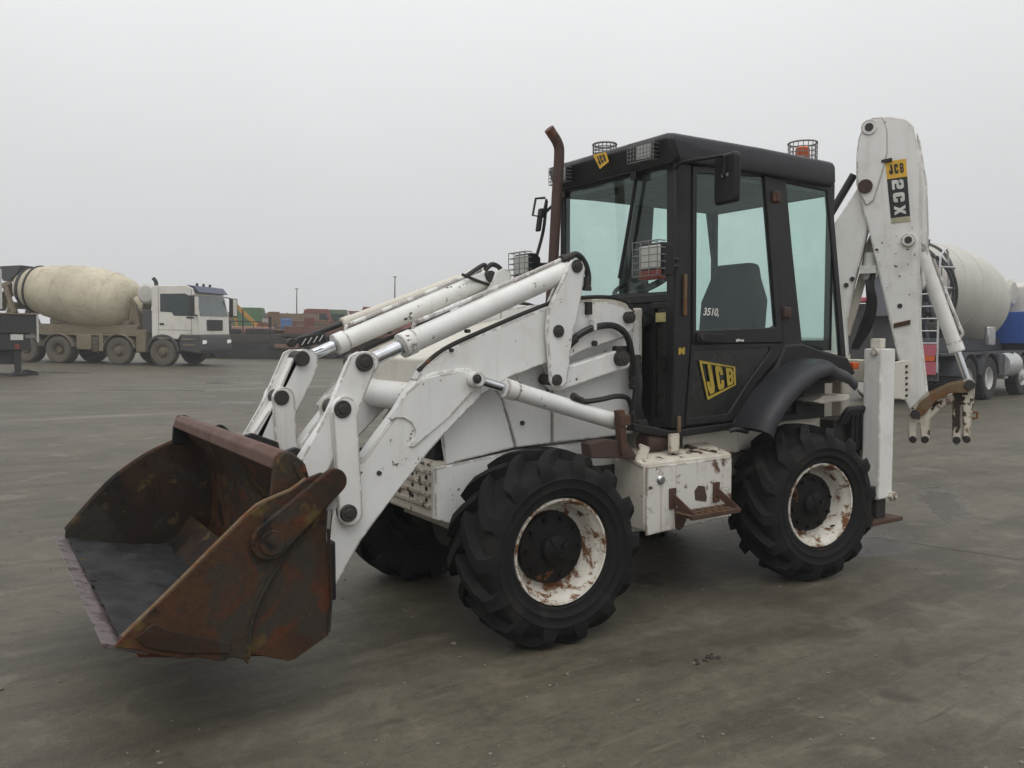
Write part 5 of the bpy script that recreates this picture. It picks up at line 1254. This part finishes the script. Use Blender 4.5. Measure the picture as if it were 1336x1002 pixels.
def kit(part, root):
    def lad(bm):
        for s in (-1.16, -.78): tube(bm, [(-7.42, s, .75), (-7.42, s, 3.0), (-7.30, s, 3.35), (-7.0, s, 3.4), (-6.9, s, 2.6)], .024, n=6, k=3)
        for k in range(9): cyl(bm, (-7.42, -1.16, .85+.27*k), (-7.42, -.78, .85+.27*k), .018, n=6)
        for z in (2.6, 3.05): tube(bm, [(-7.42, -1.16, z), (-7.0, -1.3, z), (-6.7, -1.2, z)], .02, n=6, k=3)
    part('ladder', lad, 't_silver', 0)
    def hoops(bm):
        for r, x in ((.95, -7.0), (.72, -7.2)): tube(bm, [(x, -1.0+0*r, 3.3), (x+.1, -1.25, 2.9), (x+.2, -1.3, 2.4), (x+.1, -1.2, 1.8)], .035, n=8)
    part('water_hose', hoops, 't_black', 0)
    part('rear_marker_board', lambda bm: box(bm, -7.46, -7.43, -1.15, -.45, 1.12, 1.36), 't_red', .004)
    part('marker_stripe', lambda bm: box(bm, -7.475, -7.462, -1.13, -.47, 1.00, 1.11), 'amber', .003)
    part('marker_board_lower', lambda bm: box(bm, -7.46, -7.43, -1.15, -.45, .70, .99), 't_red', .004)
    part('rear_hood', lambda bm: box(bm, -7.7, -7.3, .35, .95, 2.32, 2.44), 't_red', .03)
    def junk(bm):
        box(bm, -7.4, -7.0, -.4, 1.1, 1.0, 2.3); tube(bm, [(-7.5, .9, 2.4), (-7.6, 1.0, 1.6), (-7.4, .8, .8)], .05); tube(bm, [(-7.5, .3, 2.4), (-7.65, .2, 1.6), (-7.4, .3, .9)], .05)
    part('pump_housing', junk, 't_grey', .02)
    part('lamp_box', lambda bm: obox(bm, (-4.5, -1.27, 1.55), (.5, .1, .45)), 'reflector', .03)
    part('blue_locker', lambda bm: box(bm, -1.7, -.6, -1.30, -.4, 1.35, 2.2), 't_blue', .02)
    part('ribbed_tank', lambda bm: [cyl(bm, (-3.15+.14*k, -1.0, .82), (-3.03+.14*k, -1.0, .82), .34) for k in range(7)], 't_silver', .01)
MB = mixer('pale mixer truck with dark chassis and blue locker, seen past the raised dipper', palB, kit)
h = R(9); g = at_ground(1291, 521.5); f = Vector((math.cos(h), math.sin(h), 0)); lft = Vector((-f.y, f.x, 0))
p = g+lft*1.24+f*4.3; place(MB, p.x, p.y, h)

# dark lorry end at the left edge
def local(root):
    def part(nm, fn, mat, bev=.01, parent=None):
        bm = bm_new(); fn(bm); return finish(nm, bm, mat, parent or root, bev)
    return part
DT = empty('flatbed_truck'); tag(DT, 'dark flat-bodied truck end with a white plate and outrigger leg, cut by the left edge', 'truck')
pt = local(DT); M['d_body'] = worn('black_truck_body', (.018, .018, .019), .6, dirt=.4, dirtcol=(.06, .055, .045), streak=.3)
pt('body', lambda bm: (box(bm, -4.5, .56, 0, 2.3, 1.26, 1.80), box(bm, -4.5, .40, .05, 2.2, .76, 1.25)), 'd_body', .015)
pt('top_rail', lambda bm: box(bm, -4.5, .60, -.03, 2.33, 1.805, 1.85), 't_tan', .008)
pt('corner_post', lambda bm: box(bm, .565, .62, -.02, .10, 1.0, 1.84), 't_rim', .006)
pt('number_plate', lambda bm: box(bm, -.10, .22, .028, .047, 1.06, 1.23), 'decal_white', .003)
pt('side_plate', lambda bm: box(bm, .27, .54, .034, .047, 1.12, 1.22), 'wire', .003)
pt('tail_light', lambda bm: (box(bm, .0, .12, .02, .047, .80, .94), box(bm, -1.9, -1.78, .02, .047, .80, .94)), 'redlamp', .006)
leg = empty('outrigger', parent=DT)
pt('outrigger_leg', lambda bm: box(bm, -.02, .16, .1, .28, .10, .82), 'd_body', .008, leg); pt('outrigger_foot', lambda bm: box(bm, -.08, .30, .0, .38, 0, .10), 'd_body', .015, leg)
pt('lower_chassis', lambda bm: box(bm, -4.5, .02, .3, 2.0, .34, .76), 't_black', .01)
wsrc = truck_tyre(.5, .5, M['t_rubber2'], M['t_hub'], True)
for i, (x, y, rz) in enumerate(((-1.2, .02, 0), (-1.2, 2.28, math.pi), (-2.5, .02, 0), (-2.5, 2.28, math.pi))):
    o = wsrc if i == 0 else clone(wsrc, DT); o.parent = DT; o.location = (x, y, .5); o.rotation_euler = (0, 0, rz)
pt('mast', lambda bm: (box(bm, -.42, -.30, .8, .92, 1.96, 3.15), tube(bm, [(-.36, .86, 3.1), (-.9, .86, 2.7), (-1.4, .86, 2.0)], .05)), 't_rim', .01)
g = at_ground(20, 491); place(DT, g.x, g.y, R(-3), 2)
ck = bm_new(); prism_axis(ck, [(0, 0), (.42, 0), (.36, .10), (.12, .17), (0, .15)], -.12, .12); o = finish('wheel_chock', ck, 'd_body', None, .01); g = at_ground(30, 489.5); o.location = (g.x, g.y, gz(g.x, g.y)); tag(o, 'black wedge lying on the ground by the outrigger foot', 'chock')

# ---- far row of machines
def mcol(nm, c, r=.75): 
    if nm not in M: M[nm] = worn(nm, c, r, dirt=.5, dirtcol=(.13, .10, .07), streak=.35, scale=.5)
    return nm
def stand(root, px, py, h, back=3, d=None):
    if d is None: g = at_ground(px, py)
    else:
        rr = ray(px, CH/2); rr.z = 0; rr.normalize(); g = CAM+rr*d
    place(root, g.x, g.y, R(h), back); return root
def small_wheel(r, w, mat='t_rubber2', rim='t_hub'):
    return truck_tyre(r, w, M[mat], M[rim])
def wheels(root, spots, r, w, mat='t_rubber2', rim='t_hub'):
    s0 = small_wheel(r, w, mat, rim)
    for i, (x, y) in enumerate(spots):
        o = s0 if i == 0 else clone(s0, root); o.parent = root; o.location = (x, y, r); o.rotation_euler = (0, 0, 0 if y < 0 else math.pi)
def trailer(label, px, py, h, Ln, H, col, ribs=8, d=None, sides=True, group='trailers parked along the far side'):
    root = empty('trailer'); tag(root, label, 'trailer', group); pt = local(root); mcol(col[0], col[1])
    pt('chassis', lambda bm: (box(bm, -Ln, 0, -.45, .45, .85, 1.05), box(bm, -Ln*.95, -Ln*.55, -.6, .6, .45, .85)), 't_frame2')
    pt('deck', lambda bm: box(bm, -Ln, .05, -1.24, 1.24, 1.05, 1.2), col[0], .01)
    if sides:
        pt('side_board', lambda bm: ring_axis(bm, [(-Ln, -1.22), (.04, -1.22), (.04, 1.22), (-Ln, 1.22)], [(-Ln+.06, -1.16), (-.02, -1.16), (-.02, 1.16), (-Ln+.06, 1.16)], 1.2, H, 'z'), col[0], .008)
        s0 = None
        for k in range(ribs+1):
            x = -Ln+Ln*k/ribs
            for s in (-1, 1):
                if s0 is None:
                    bm = bm_new(); box(bm, -.05, .05, -.035, .035, 1.1, H+.04); s0 = finish('rib', bm, col[0], root, .006); o = s0
                else: o = s0.copy(); COL.objects.link(o); o.parent = root
                o.location = (x, s*1.245, 0)
    pt('landing_leg', lambda bm: (box(bm, -Ln*.25, -Ln*.25+.14, -.7, -.56, .0, .9), box(bm, -Ln*.25, -Ln*.25+.14, .56, .7, .0, .9)), 't_frame2', .006)
    wheels(root, [(x, y) for x in (-Ln*.9, -Ln*.78, -Ln*.66) for y in (-1.2, 1.2)], .48, .42)
    pt('tail_light', lambda bm: (box(bm, -Ln-.03, -Ln, -1.1, -.8, .88, 1.0), box(bm, -Ln-.03, -Ln, .8, 1.1, .88, 1.0)), 'redlamp', .004)
    return stand(root, px, py, h, Ln, d)
def container(label, px, py, h, Ln, H, col, d=None, z0=0., nm='container', cat='container', Wd=1.22):
    root = empty(nm); tag(root, label, cat); pt = local(root); mcol(col[0], col[1])
    pt('shell', lambda bm: box(bm, -Ln/2, Ln/2, -Wd, Wd, z0+.12, z0+H), col[0], .03)
    s0 = None
    n = int(Ln/.32)
    for k in range(n):
        for s in (-1, 1):
            if s0 is None:
                bm = bm_new(); box(bm, -.07, .07, -.02, .02, z0+.28, z0+H-.18); s0 = finish('rib', bm, col[0], root, .008); o = s0
            else: o = s0.copy(); COL.objects.link(o); o.parent = root
            o.location = (-Ln/2+.2+(Ln-.4)*k/(n-1), s*(Wd+.018), 0)
    pt('base_frame', lambda bm: box(bm, -Ln/2, Ln/2, -Wd-.02, Wd+.02, z0, z0+.14), 't_frame2', .01)
    pt('door', lambda bm: (box(bm, Ln/2, Ln/2+.04, -Wd+.08, -.02, z0+.2, z0+H-.12), box(bm, Ln/2, Ln/2+.04, .02, Wd-.08, z0+.2, z0+H-.12)), col[0], .01)
    return stand(root, px, py, h, 2, d)
def excavator(label, px, py, h, col, d=None, boom=True, group=None):
    root = empty('excavator'); tag(root, label, 'excavator', group); pt = local(root); mcol(col[0], col[1])
    for s in (-1, 1):
        t = empty('track', parent=root)
        bm = bm_new(); prism_axis(bm, capsule((-1.6, .42), (1.6, .42), .42, .42, 8), s*1.3, s*.75); finish('track_belt', bm, 't_black', t, .02)
        bm = bm_new()
        for k in range(11): obox(bm, (-1.6+.32*k, s*1.02, .85), (.10, .56, .05)); obox(bm, (-1.6+.32*k, s*1.02, .02), (.10, .56, .05))
        finish('track_shoe', bm, 't_frame', t)
        bm = bm_new()
        for x in (-1.6, -.8, 0, .8, 1.6): cyl(bm, (x, s*1.305, .42), (x, s*1.33, .42), .24, n=14)
        finish('roller', bm, 't_frame', t)
    pt('undercarriage', lambda bm: (box(bm, -1.0, 1.0, -.8, .8, .45, .95), cyl(bm, (0, 0, .9), (0, 0, 1.1), .6)), 't_frame2')
    pt('engine_house', lambda bm: prism_axis(bm, [(-2.0, 1.1), (1.2, 1.1), (1.2, 1.5), (.2, 1.6), (.1, 2.25), (-1.7, 2.3), (-2.0, 2.0)], -1.25, 1.25), col[0], .06)
    cb = empty('cab', parent=root)
    pt('cab_shell', lambda bm: ring_axis(bm, [(-.1, 1.5), (1.25, 1.5), (1.35, 2.2), (1.05, 3.0), (-.1, 3.0)], [(.02, 1.9), (1.12, 1.9), (1.2, 2.2), (.95, 2.88), (.02, 2.88)], .25, 1.2), col[0], .03, cb)
    pt('cab_window', lambda bm: prism_axis(bm, [(.0, 1.88), (1.13, 1.88), (1.22, 2.2), (.96, 2.9), (.0, 2.9)], .30, 1.15), 't_windows', 0, cb)
    if boom:
        pt('boom', lambda bm: prism_axis(bm, [(.9, 1.3), (1.3, 1.2), (2.6, 3.2), (4.3, 3.75), (4.4, 4.0), (2.4, 3.75), (1.0, 1.9)], -.45, -.12), col[0], .03)
        pt('stick', lambda bm: prism_axis(bm, [(4.15, 4.15), (4.5, 4.0), (4.55, 1.6), (4.4, 1.55), (4.15, 3.2)], -.40, -.17), col[0], .02)
        pt('digging_bucket', lambda bm: sheet(bm, [(4.35, 1.6), (4.75, 1.3), (4.7, .8), (4.3, .6), (3.9, .85)], .06, -.75, .2), 't_frame', .01)
        pt('boom_ram', lambda bm: (cyl(bm, (1.3, -.5, 1.3), (2.5, -.5, 3.1), .07), cyl(bm, (2.6, -.28, 3.9), (4.2, -.28, 4.3), .07)), 't_rim', 0)
    return stand(root, px, py, h, 3, d)
def lorry(label, px, py, h, col, bed, d=None, Ln=6.):
    root = empty('lorry'); tag(root, label, 'lorry', 'lorries parked along the far side'); pt = local(root); mcol(col[0], col[1]); mcol(bed[0], bed[1])
    pt('chassis', lambda bm: box(bm, -Ln, 1.2, -.45, .45, .7, .95), 't_frame2')
    cb = empty('cab', parent=root)
    pt('cab_shell', lambda bm: prism_axis(bm, [(-.8, .8), (-.8, 2.55), (-.6, 2.7), (.8, 2.7), (1.1, 1.8), (1.2, .7), (.6, .7), (.5, .95), (-.5, .95)], -1.15, 1.15), col[0], .05, cb)
    pt('side_window', lambda bm: [prism_axis(bm, [(-.3, 1.75), (-.3, 2.4), (.65, 2.4), (.9, 1.75)], s*1.16, s*1.15) for s in (-1, 1)], 't_windows', 0, cb)
    pt('windscreen', lambda bm: prism_axis(bm, [(.835, 2.6), (1.105, 1.82), (1.115, 1.82), (.845, 2.6)], -1.0, 1.0), 't_windows', 0, cb)
    pt('headlight', lambda bm: [box(bm, 1.19, 1.215, s*.9-.14, s*.9+.14, .85, 1.0) for s in (-1, 1)], 't_rim', .01, cb)
    pt('bed', lambda bm: (box(bm, -Ln, -1.0, -1.2, 1.2, .97, 1.1), ring_axis(bm, [(-Ln, -1.2), (-1.0, -1.2), (-1.0, 1.2), (-Ln, 1.2)], [(-Ln+.06, -1.14), (-1.06, -1.14), (-1.06, 1.14), (-Ln+.06, 1.14)], 1.1, 1.85, 'z')), bed[0], .01)
    wheels(root, [(x, y) for x in (0, -Ln*.62, -Ln*.8) for y in (-1.18, 1.18)], .48, .36)
    return stand(root, px, py, h, Ln, d)
def loader(label, px, py, h, col, d=None):
    root = empty('wheel_loader'); tag(root, label, 'wheel loader'); pt = local(root); mcol(col[0], col[1])
    pt('rear_body', lambda bm: prism_axis(bm, [(-3.2, .9), (-.9, .8), (-.9, 1.9), (-2.9, 1.8), (-3.2, 1.5)], -.8, .8), col[0], .06)
    pt('front_frame', lambda bm: box(bm, -.8, .6, -.5, .5, .6, 1.3), col[0], .04)
    cb = empty('cab', parent=root)
    pt('cab_shell', lambda bm: (box(bm, -1.6, -.4, -.65, .65, 1.9, 2.0), box(bm, -1.65, -.35, -.7, .7, 3.0, 3.12), [box(bm, x, x+.08, y, y+.08, 2.0, 3.0) for x in (-1.6, -.48) for y in (-.65, .57)]), col[0], .02, cb)
    pt('cab_window', lambda bm: box(bm, -1.55, -.45, -.6, .6, 2.0, 3.0), 't_windows', 0, cb)
    wheels(root, [(x, y) for x in (0, -2.4) for y in (-1.15, 1.15)], .72, .5)
    pt('lift_arm', lambda bm: [prism_axis(bm, [(-.6, 1.5), (-.5, 1.75), (.8, 1.45), (1.7, .5), (1.55, .35), (.6, 1.2)], s*.55, s*.42) for s in (-1, 1)], col[0], .02)
    pt('bucket', lambda bm: sheet(bm, [(2.7, .05), (1.8, .08), (1.55, .3), (1.55, .8), (1.85, 1.15)], .06, -1.3, 1.3), 't_frame', .01)
    return stand(root, px, py, h, 3, d)

# paving machine
mcol('o_redgrey2', (.22, .12, .09)); mcol('o_pv', (.030, .027, .024)); mcol('o_pv2', (.045, .038, .031)); PV = empty('paver'); tag(PV, 'dark tracked paving machine with a low hopper beside the mixer truck cab', 'paver'); pt = local(PV)
for s in (-1, 1):
    t = empty('track', parent=PV)
    bm = bm_new(); prism_axis(bm, capsule((-1.3, .36), (1.3, .36), .36, .36, 8), s*1.1, s*.7); finish('track_belt', bm, 't_black', t, .02)
    bm = bm_new()
    for x in (-1.3, -.65, 0, .65, 1.3): cyl(bm, (x, s*1.105, .36), (x, s*1.13, .36), .22, n=14)
    finish('roller', bm, 'o_pv', t)
pt('deck', lambda bm: box(bm, -1.7, 1.2, -1.05, 1.05, .74, 1.15), 'o_pv2', .03)
pt('hopper', lambda bm: [prism_axis(bm, [(1.0, .5), (2.4, .4), (2.4, .85), (1.0, 1.1)], s*1.2, s*1.1) for s in (-1, 1)]+[box(bm, 1.0, 2.4, -1.1, 1.1, .38, .48)], 'o_pv', .015)
pt('control_rail', lambda bm: [tube(bm, [(-1.6, s, 1.15), (-1.6, s, 1.75), (.2, s, 1.75), (.2, s, 1.15)], .025, k=0) for s in (-1, 1)], 't_black', 0)
pt('engine_cover', lambda bm: box(bm, -.2, 1.0, -.9, .9, 1.15, 1.42), 'o_pv', .04)
pt('operator_seat', lambda bm: (box(bm, -1.0, -.5, -.8, -.3, 1.16, 1.4), box(bm, -1.1, -.98, -.8, -.3, 1.16, 1.75)), 't_black', .03)
pt('screed', lambda bm: box(bm, -2.4, -1.8, -1.3, 1.3, .05, .6), 'o_pv2', .02)
pt('warning_flap', lambda bm: box(bm, 1.2, 2.3, -1.22, -1.205, .55, .72), 'o_redgrey2', .004)
pt('exhaust_stack', lambda bm: cyl(bm, (.7, .4, 1.4), (.7, .4, 2.0), .06), 't_black', 0)
pt('canopy_post', lambda bm: (bar(bm, (-1.5, -.9, 1.15), (-1.4, -.9, 2.3), .05, .05), bar(bm, (-.3, -.9, 1.15), (-.3, -.9, 2.3), .05, .05)), 't_black', 0)
stand(PV, 331, 467, -28, 3)
LC = empty('loading_crane'); tag(LC, 'yellow folded crane arm on a pinkish base behind the paver', 'crane'); pt = local(LC)
mcol('o_yellow', (.42, .24, .05)); mcol('o_pink', (.40, .22, .16))
pt('base', lambda bm: (box(bm, -.6, 1.0, -.5, .5, .0, 1.25), box(bm, -.9, 1.1, -.55, .55, 1.26, 1.5)), 'o_pink', .02)
pt('arm', lambda bm: (bar(bm, (-.95, 0, 2.75), (.25, 0, 1.55), .18, .20), bar(bm, (-.95, .1, 2.7), (-.7, .1, 1.5), .1, .12)), 'o_yellow', .015)
stand(LC, 329, 465, -20, 2, 44)
container('green site cabin with a bright roof showing behind the paver', 326, 462, -25, 1.5, 2.55, ('o_green', (.09, .17, .08)), 50, Wd=.75, nm='site_cabin', cat='cabin')
container('grey and red ribbed container low beside the green cabin', 343, 462, -25, 2.0, 2.2, ('o_redgrey', (.22, .15, .14)), 52)
# rusty loader bucket with a blue barrel in it, brown plate
BKT = empty('loader_bucket'); tag(BKT, 'big brown loader bucket lying on the ground right of the paver', 'bucket'); pt = local(BKT); mcol('o_brown', (.16, .105, .055)); mcol('o_brown2', (.075, .05, .032))
pt('shell', lambda bm: sheet(bm, [(1.0, .05), (-.3, .02), (-.75, .3), (-.8, .9), (-.45, 1.35)], .07, -1.0, 1.0), 'o_brown', .01)
pt('side_plate', lambda bm: [prism_axis(bm, [(1.0, .05), (-.3, .02), (-.75, .3), (-.8, .9), (-.45, 1.35), (-.2, 1.2), (.2, .7)], s*1.0, s*1.06) for s in (-1, 1)], 'o_brown2', .01)
stand(BKT, 381, 467, -60, 2)
BR = empty('barrel'); tag(BR, 'blue plastic barrel standing on a brown stand behind the loader bucket', 'barrel'); pt = local(BR)
pt('drum', lambda bm: lathe(bm, [(.26, 0), (.30, .05), (.30, .4), (.315, .43), (.30, .46), (.30, .8), (.25, .86), (.001, .86)], (0, 0, 0), (0, 0, 1), n=24), 't_bluep' if 't_bluep' in M else mcol('t_bluep', (.07, .15, .32)), 0)
stand(BR, 375, 466, 0, 1, 45)
zb_ = gz(BR.location.x, BR.location.y)
SD = empty('stand'); tag(SD, 'brown steel stand that carries the blue barrel', 'stand'); pt = local(SD)
pt('top', lambda bm: box(bm, -.55, .55, -.4, .4, 1.0, 1.08), 'o_brown', .01); pt('leg', lambda bm: box(bm, -.5, -.4, -.35, -.25, 0, 1.0), 'o_brown', .006)
lg = SD.children[-1]
for dx, dy in ((.9, 0), (0, .6), (.9, .6)): o = lg.copy(); COL.objects.link(o); o.parent = SD; o.location = (dx, dy, 0)
stand(SD, 375, 466, 0, 1, 45); BR.location.z += 1.085
PL = bm_new(); box(PL, -.3, .3, -.05, .05, 0, 2.3); box(PL, -.4, .4, -.3, .3, -.02, .06); o = finish('steel_plate', PL, 'o_brown', None, .01); stand(o, 358, 465, -20, 1, 46); tag(o, 'tall brown steel plate standing between paver and loader bucket', 'plate')
trailer('long brown sided trailer behind the loader bucket', 412, 462, -12, 8.5, 2.3, ('o_tan', (.20, .15, .10)), 9, 54)
lorry('red lorry with a low bed beyond the brown trailer', 415, 462, -25, ('o_red', (.19, .06, .05)), ('o_dkbed', (.07, .06, .055)), 58)
lorry('green lorry right of the red one in the far row', 438, 462, -25, ('o_grn', (.12, .17, .10)), ('o_yel', (.35, .26, .08)), 59)
container('beige container with a flat roof far behind the lorries', 424, 460, -20, 3.4, 2.9, ('o_beige', (.34, .29, .21)), 72)
container('dull red container far behind, right of the beige one', 462, 460, -20, 5.0, 2.9, ('o_dred', (.20, .085, .07)), 76)
trailer('low dark flat trailer in front of the far row', 470, 467, -22, 7.0, 1.25, ('o_dark', (.05, .042, .036)), 6, None, False)
trailer('rusty brown low trailer behind the tilt levers', 545, 467, -25, 6.5, 1.55, ('o_rusty', (.15, .07, .05)), 7, 43)
lorry('grey lorry half hidden behind the loader arm rams', 520, 465, -35, ('o_grey', (.20, .20, .20)), ('o_rusty', (.15, .07, .05)), 48)
loader('faded red wheel loader behind the loader arm rams', 590, 466, -40, ('o_pinkred', (.30, .12, .10)), 46)
excavator('dark excavator whose cab top shows above the far ram', 562, 466, 200, ('o_exdark', (.035, .035, .035)), 42, False)
excavator('orange brown excavator at the back of the far row', 495, 462, 150, ('o_exorange', (.26, .11, .05)), 62, False)
# stacked goods and small machines of the far row, each its own
def crate(label, px, d, h, size, col, nm='crate', cat='crate', z0=0.):
    root = empty(nm); tag(root, label, cat, 'goods stacked in the far row'); pt = local(root); mcol(col[0], col[1]); a, b, c = size
    pt('body', lambda bm: box(bm, -a/2, a/2, -b/2, b/2, .12, c), col[0], .02)
    s0 = None
    for k in range(4):
        for s in (-1, 1):
            if s0 is None: bm = bm_new(); box(bm, -.05, .05, -.03, .03, .05, c+.03); s0 = finish('batten', bm, col[0], root, .005); o = s0
            else: o = s0.copy(); COL.objects.link(o); o.parent = root
            o.location = (-a/2+.06+(a-.12)*k/3, s*b/2, 0)
    pt('skid', lambda bm: box(bm, -a/2, a/2, -b/2+.05, b/2-.05, 0, .12), 't_black', .005)
    stand(root, px, 466, h, 1, d)
    root.location.z += z0
for a in [('dark red crate beside the blue barrel', 404, 47, -20, (.55, .8, 2.0), ('c_red', (.17, .055, .045))),
          ('grey crate next to the dark red one', 396, 48, -15, (.6, .8, 1.6), ('c_grey', (.17, .17, .16))),
          ('olive green crate left of the far ram rod', 414, 47, -25, (.7, .8, 1.7), ('c_olive', (.10, .11, .07))),
          ('dull brown orange crate above the warning plate', 421, 48, -25, (.8, .8, 1.9), ('c_orange', (.19, .11, .065))),
          ('pale crate behind the far ram rod', 430, 50, -22, (.9, .9, 1.6), ('c_pale', (.36, .34, .29))),
          ('brown crate under the far ram', 442, 48, -22, (1.0, .9, 1.7), ('c_brown', (.15, .10, .06))),
          ('light red crate between the two tilt rams', 500, 45, -25, (.8, .9, 1.3), ('c_lred', (.30, .11, .09))),
          ('dark green crate between the tilt rams', 486, 46, -25, (.7, .9, 1.5), ('c_dgreen', (.06, .11, .06))),
          ('small white crate near the steel plate', 350, 47, -25, (.5, .6, 1.9), ('c_white', (.42, .41, .38))),
          ('rusty crate right of the green site cabin', 344, 45, -30, (.5, .7, 1.7), ('c_rust', (.17, .075, .05)))]: crate(*a)
# heaps of scrap and parts between the machines, nobody could count the pieces
def heap(label, px, d, half, hgt, mats, seed, n=240):
    r = random.Random(seed); rr = ray(px, CH/2); rr.z = 0; rr.normalize(); g = CAM+rr*d; bm = bm_new()
    for k in range(n):
        u = r.uniform(-half, half); w = r.uniform(-.8, .8); top = hgt*(1-(abs(u)/half)**2*.6)*((.62+.75*noise.noise(Vector((u*1.1, seed, 0))))); hh = top*r.random()
        a = Vector((u, w, max(.04, hh))); b = a+Vector((r.uniform(-.7, .7), r.uniform(-.3, .3), r.uniform(-.35, .45)))
        if r.random() < .35: obox(bm, a, (r.uniform(.1, .6), r.uniform(.1, .5), r.uniform(.1, .5)), Matrix.Rotation(r.uniform(-.5, .5), 3, 'Y'))
        else: bar(bm, a, b, r.uniform(.04, .14), r.uniform(.03, .12))
    bmesh.ops.recalc_face_normals(bm, faces=bm.faces[:]); me = bpy.data.meshes.new('scrap_heap'); bm.to_mesh(me); bm.free()
    for mname in mats: me.materials.append(M[mname])
    i = 0
    for pl in me.polygons: pl.material_index = (pl.index//6*7919+seed) % len(mats)
    o = bpy.data.objects.new('scrap_heap', me); COL.objects.link(o); o['kind'] = 'stuff'; o['label'] = label; place(o, g.x, g.y, R(-24), 2)
for c_ in (('o_scrap', (.085, .055, .04)), ('h_red', (.22, .075, .055)), ('h_grey', (.16, .155, .15)), ('h_dark', (.03, .028, .027)), ('h_pale', (.33, .30, .25)), ('h_green', (.09, .14, .07))): mcol(*c_)
heap('low heap of rusty scrap steel', 425, 44, 3.6, 1.1, ['o_scrap', 'h_dark', 'h_red'], 5)
heap('jumble of reddish machine parts in the far row', 398, 45.5, 2.4, 2.3, ['h_red', 'o_scrap', 'h_grey', 'h_dark', 'h_pale'], 9)
heap('jumble of grey and red parts under the far ram', 462, 45, 3.0, 2.5, ['h_red', 'h_grey', 'h_dark', 'o_scrap', 'h_green', 'h_pale'], 13)
heap('dark heap of steel between the tilt rams', 545, 46, 3.6, 2.5, ['h_dark', 'o_scrap', 'h_red', 'h_grey'], 17)
heap('small dark heap of parts beside the paver', 345, 44, 1.6, 1.9, ['h_dark', 'o_scrap', 'h_grey', 'h_red'], 21, 120)
heap('reddish heap seen behind the near tilt ram', 610, 46, 3.0, 3.2, ['h_red', 'h_dark', 'o_scrap', 'h_pale'], 25)
# thin masts in the haze
for px, d, hgt, lb in ((388, 92, 5.4, 'thin lattice mast left of the two, faint in the haze'), (515, 80, 6.3, 'thin pole mast above the far tilt ram, right of the other mast')):
    bm = bm_new(); cyl(bm, (0, 0, 0), (0, 0, hgt), .10, .05, 8); o = empty('lamp_mast'); finish('pole', bm, 't_grey', o)
    bm = bm_new(); bar(bm, (-.18, 0, hgt), (.18, 0, hgt), .10, .08); finish('cross_arm', bm, 't_grey', o); stand(o, px, 460, 0, 1, d); tag(o, lb, 'mast', 'masts beyond the yard')

# ---- haze
bm = bm_new(); box(bm, -140, 150, -60, 175, -1.5, 13.5)
mh = bpy.data.materials.new('haze'); mh.use_nodes = True; nt = mh.node_tree; nt.nodes.clear()
ho = nt.nodes.new('ShaderNodeOutputMaterial'); hv = nt.nodes.new('ShaderNodeVolumePrincipled'); hv.inputs['Density'].default_value = .0019; hv.inputs['Color'].default_value = (.97, .97, .97, 1)
nt.links.new(hv.outputs[0], ho.inputs['Volume'])
hz = finish('haze', bm, mh); hz['kind'] = 'stuff'; hz['label'] = 'thin grey fog over the yard'
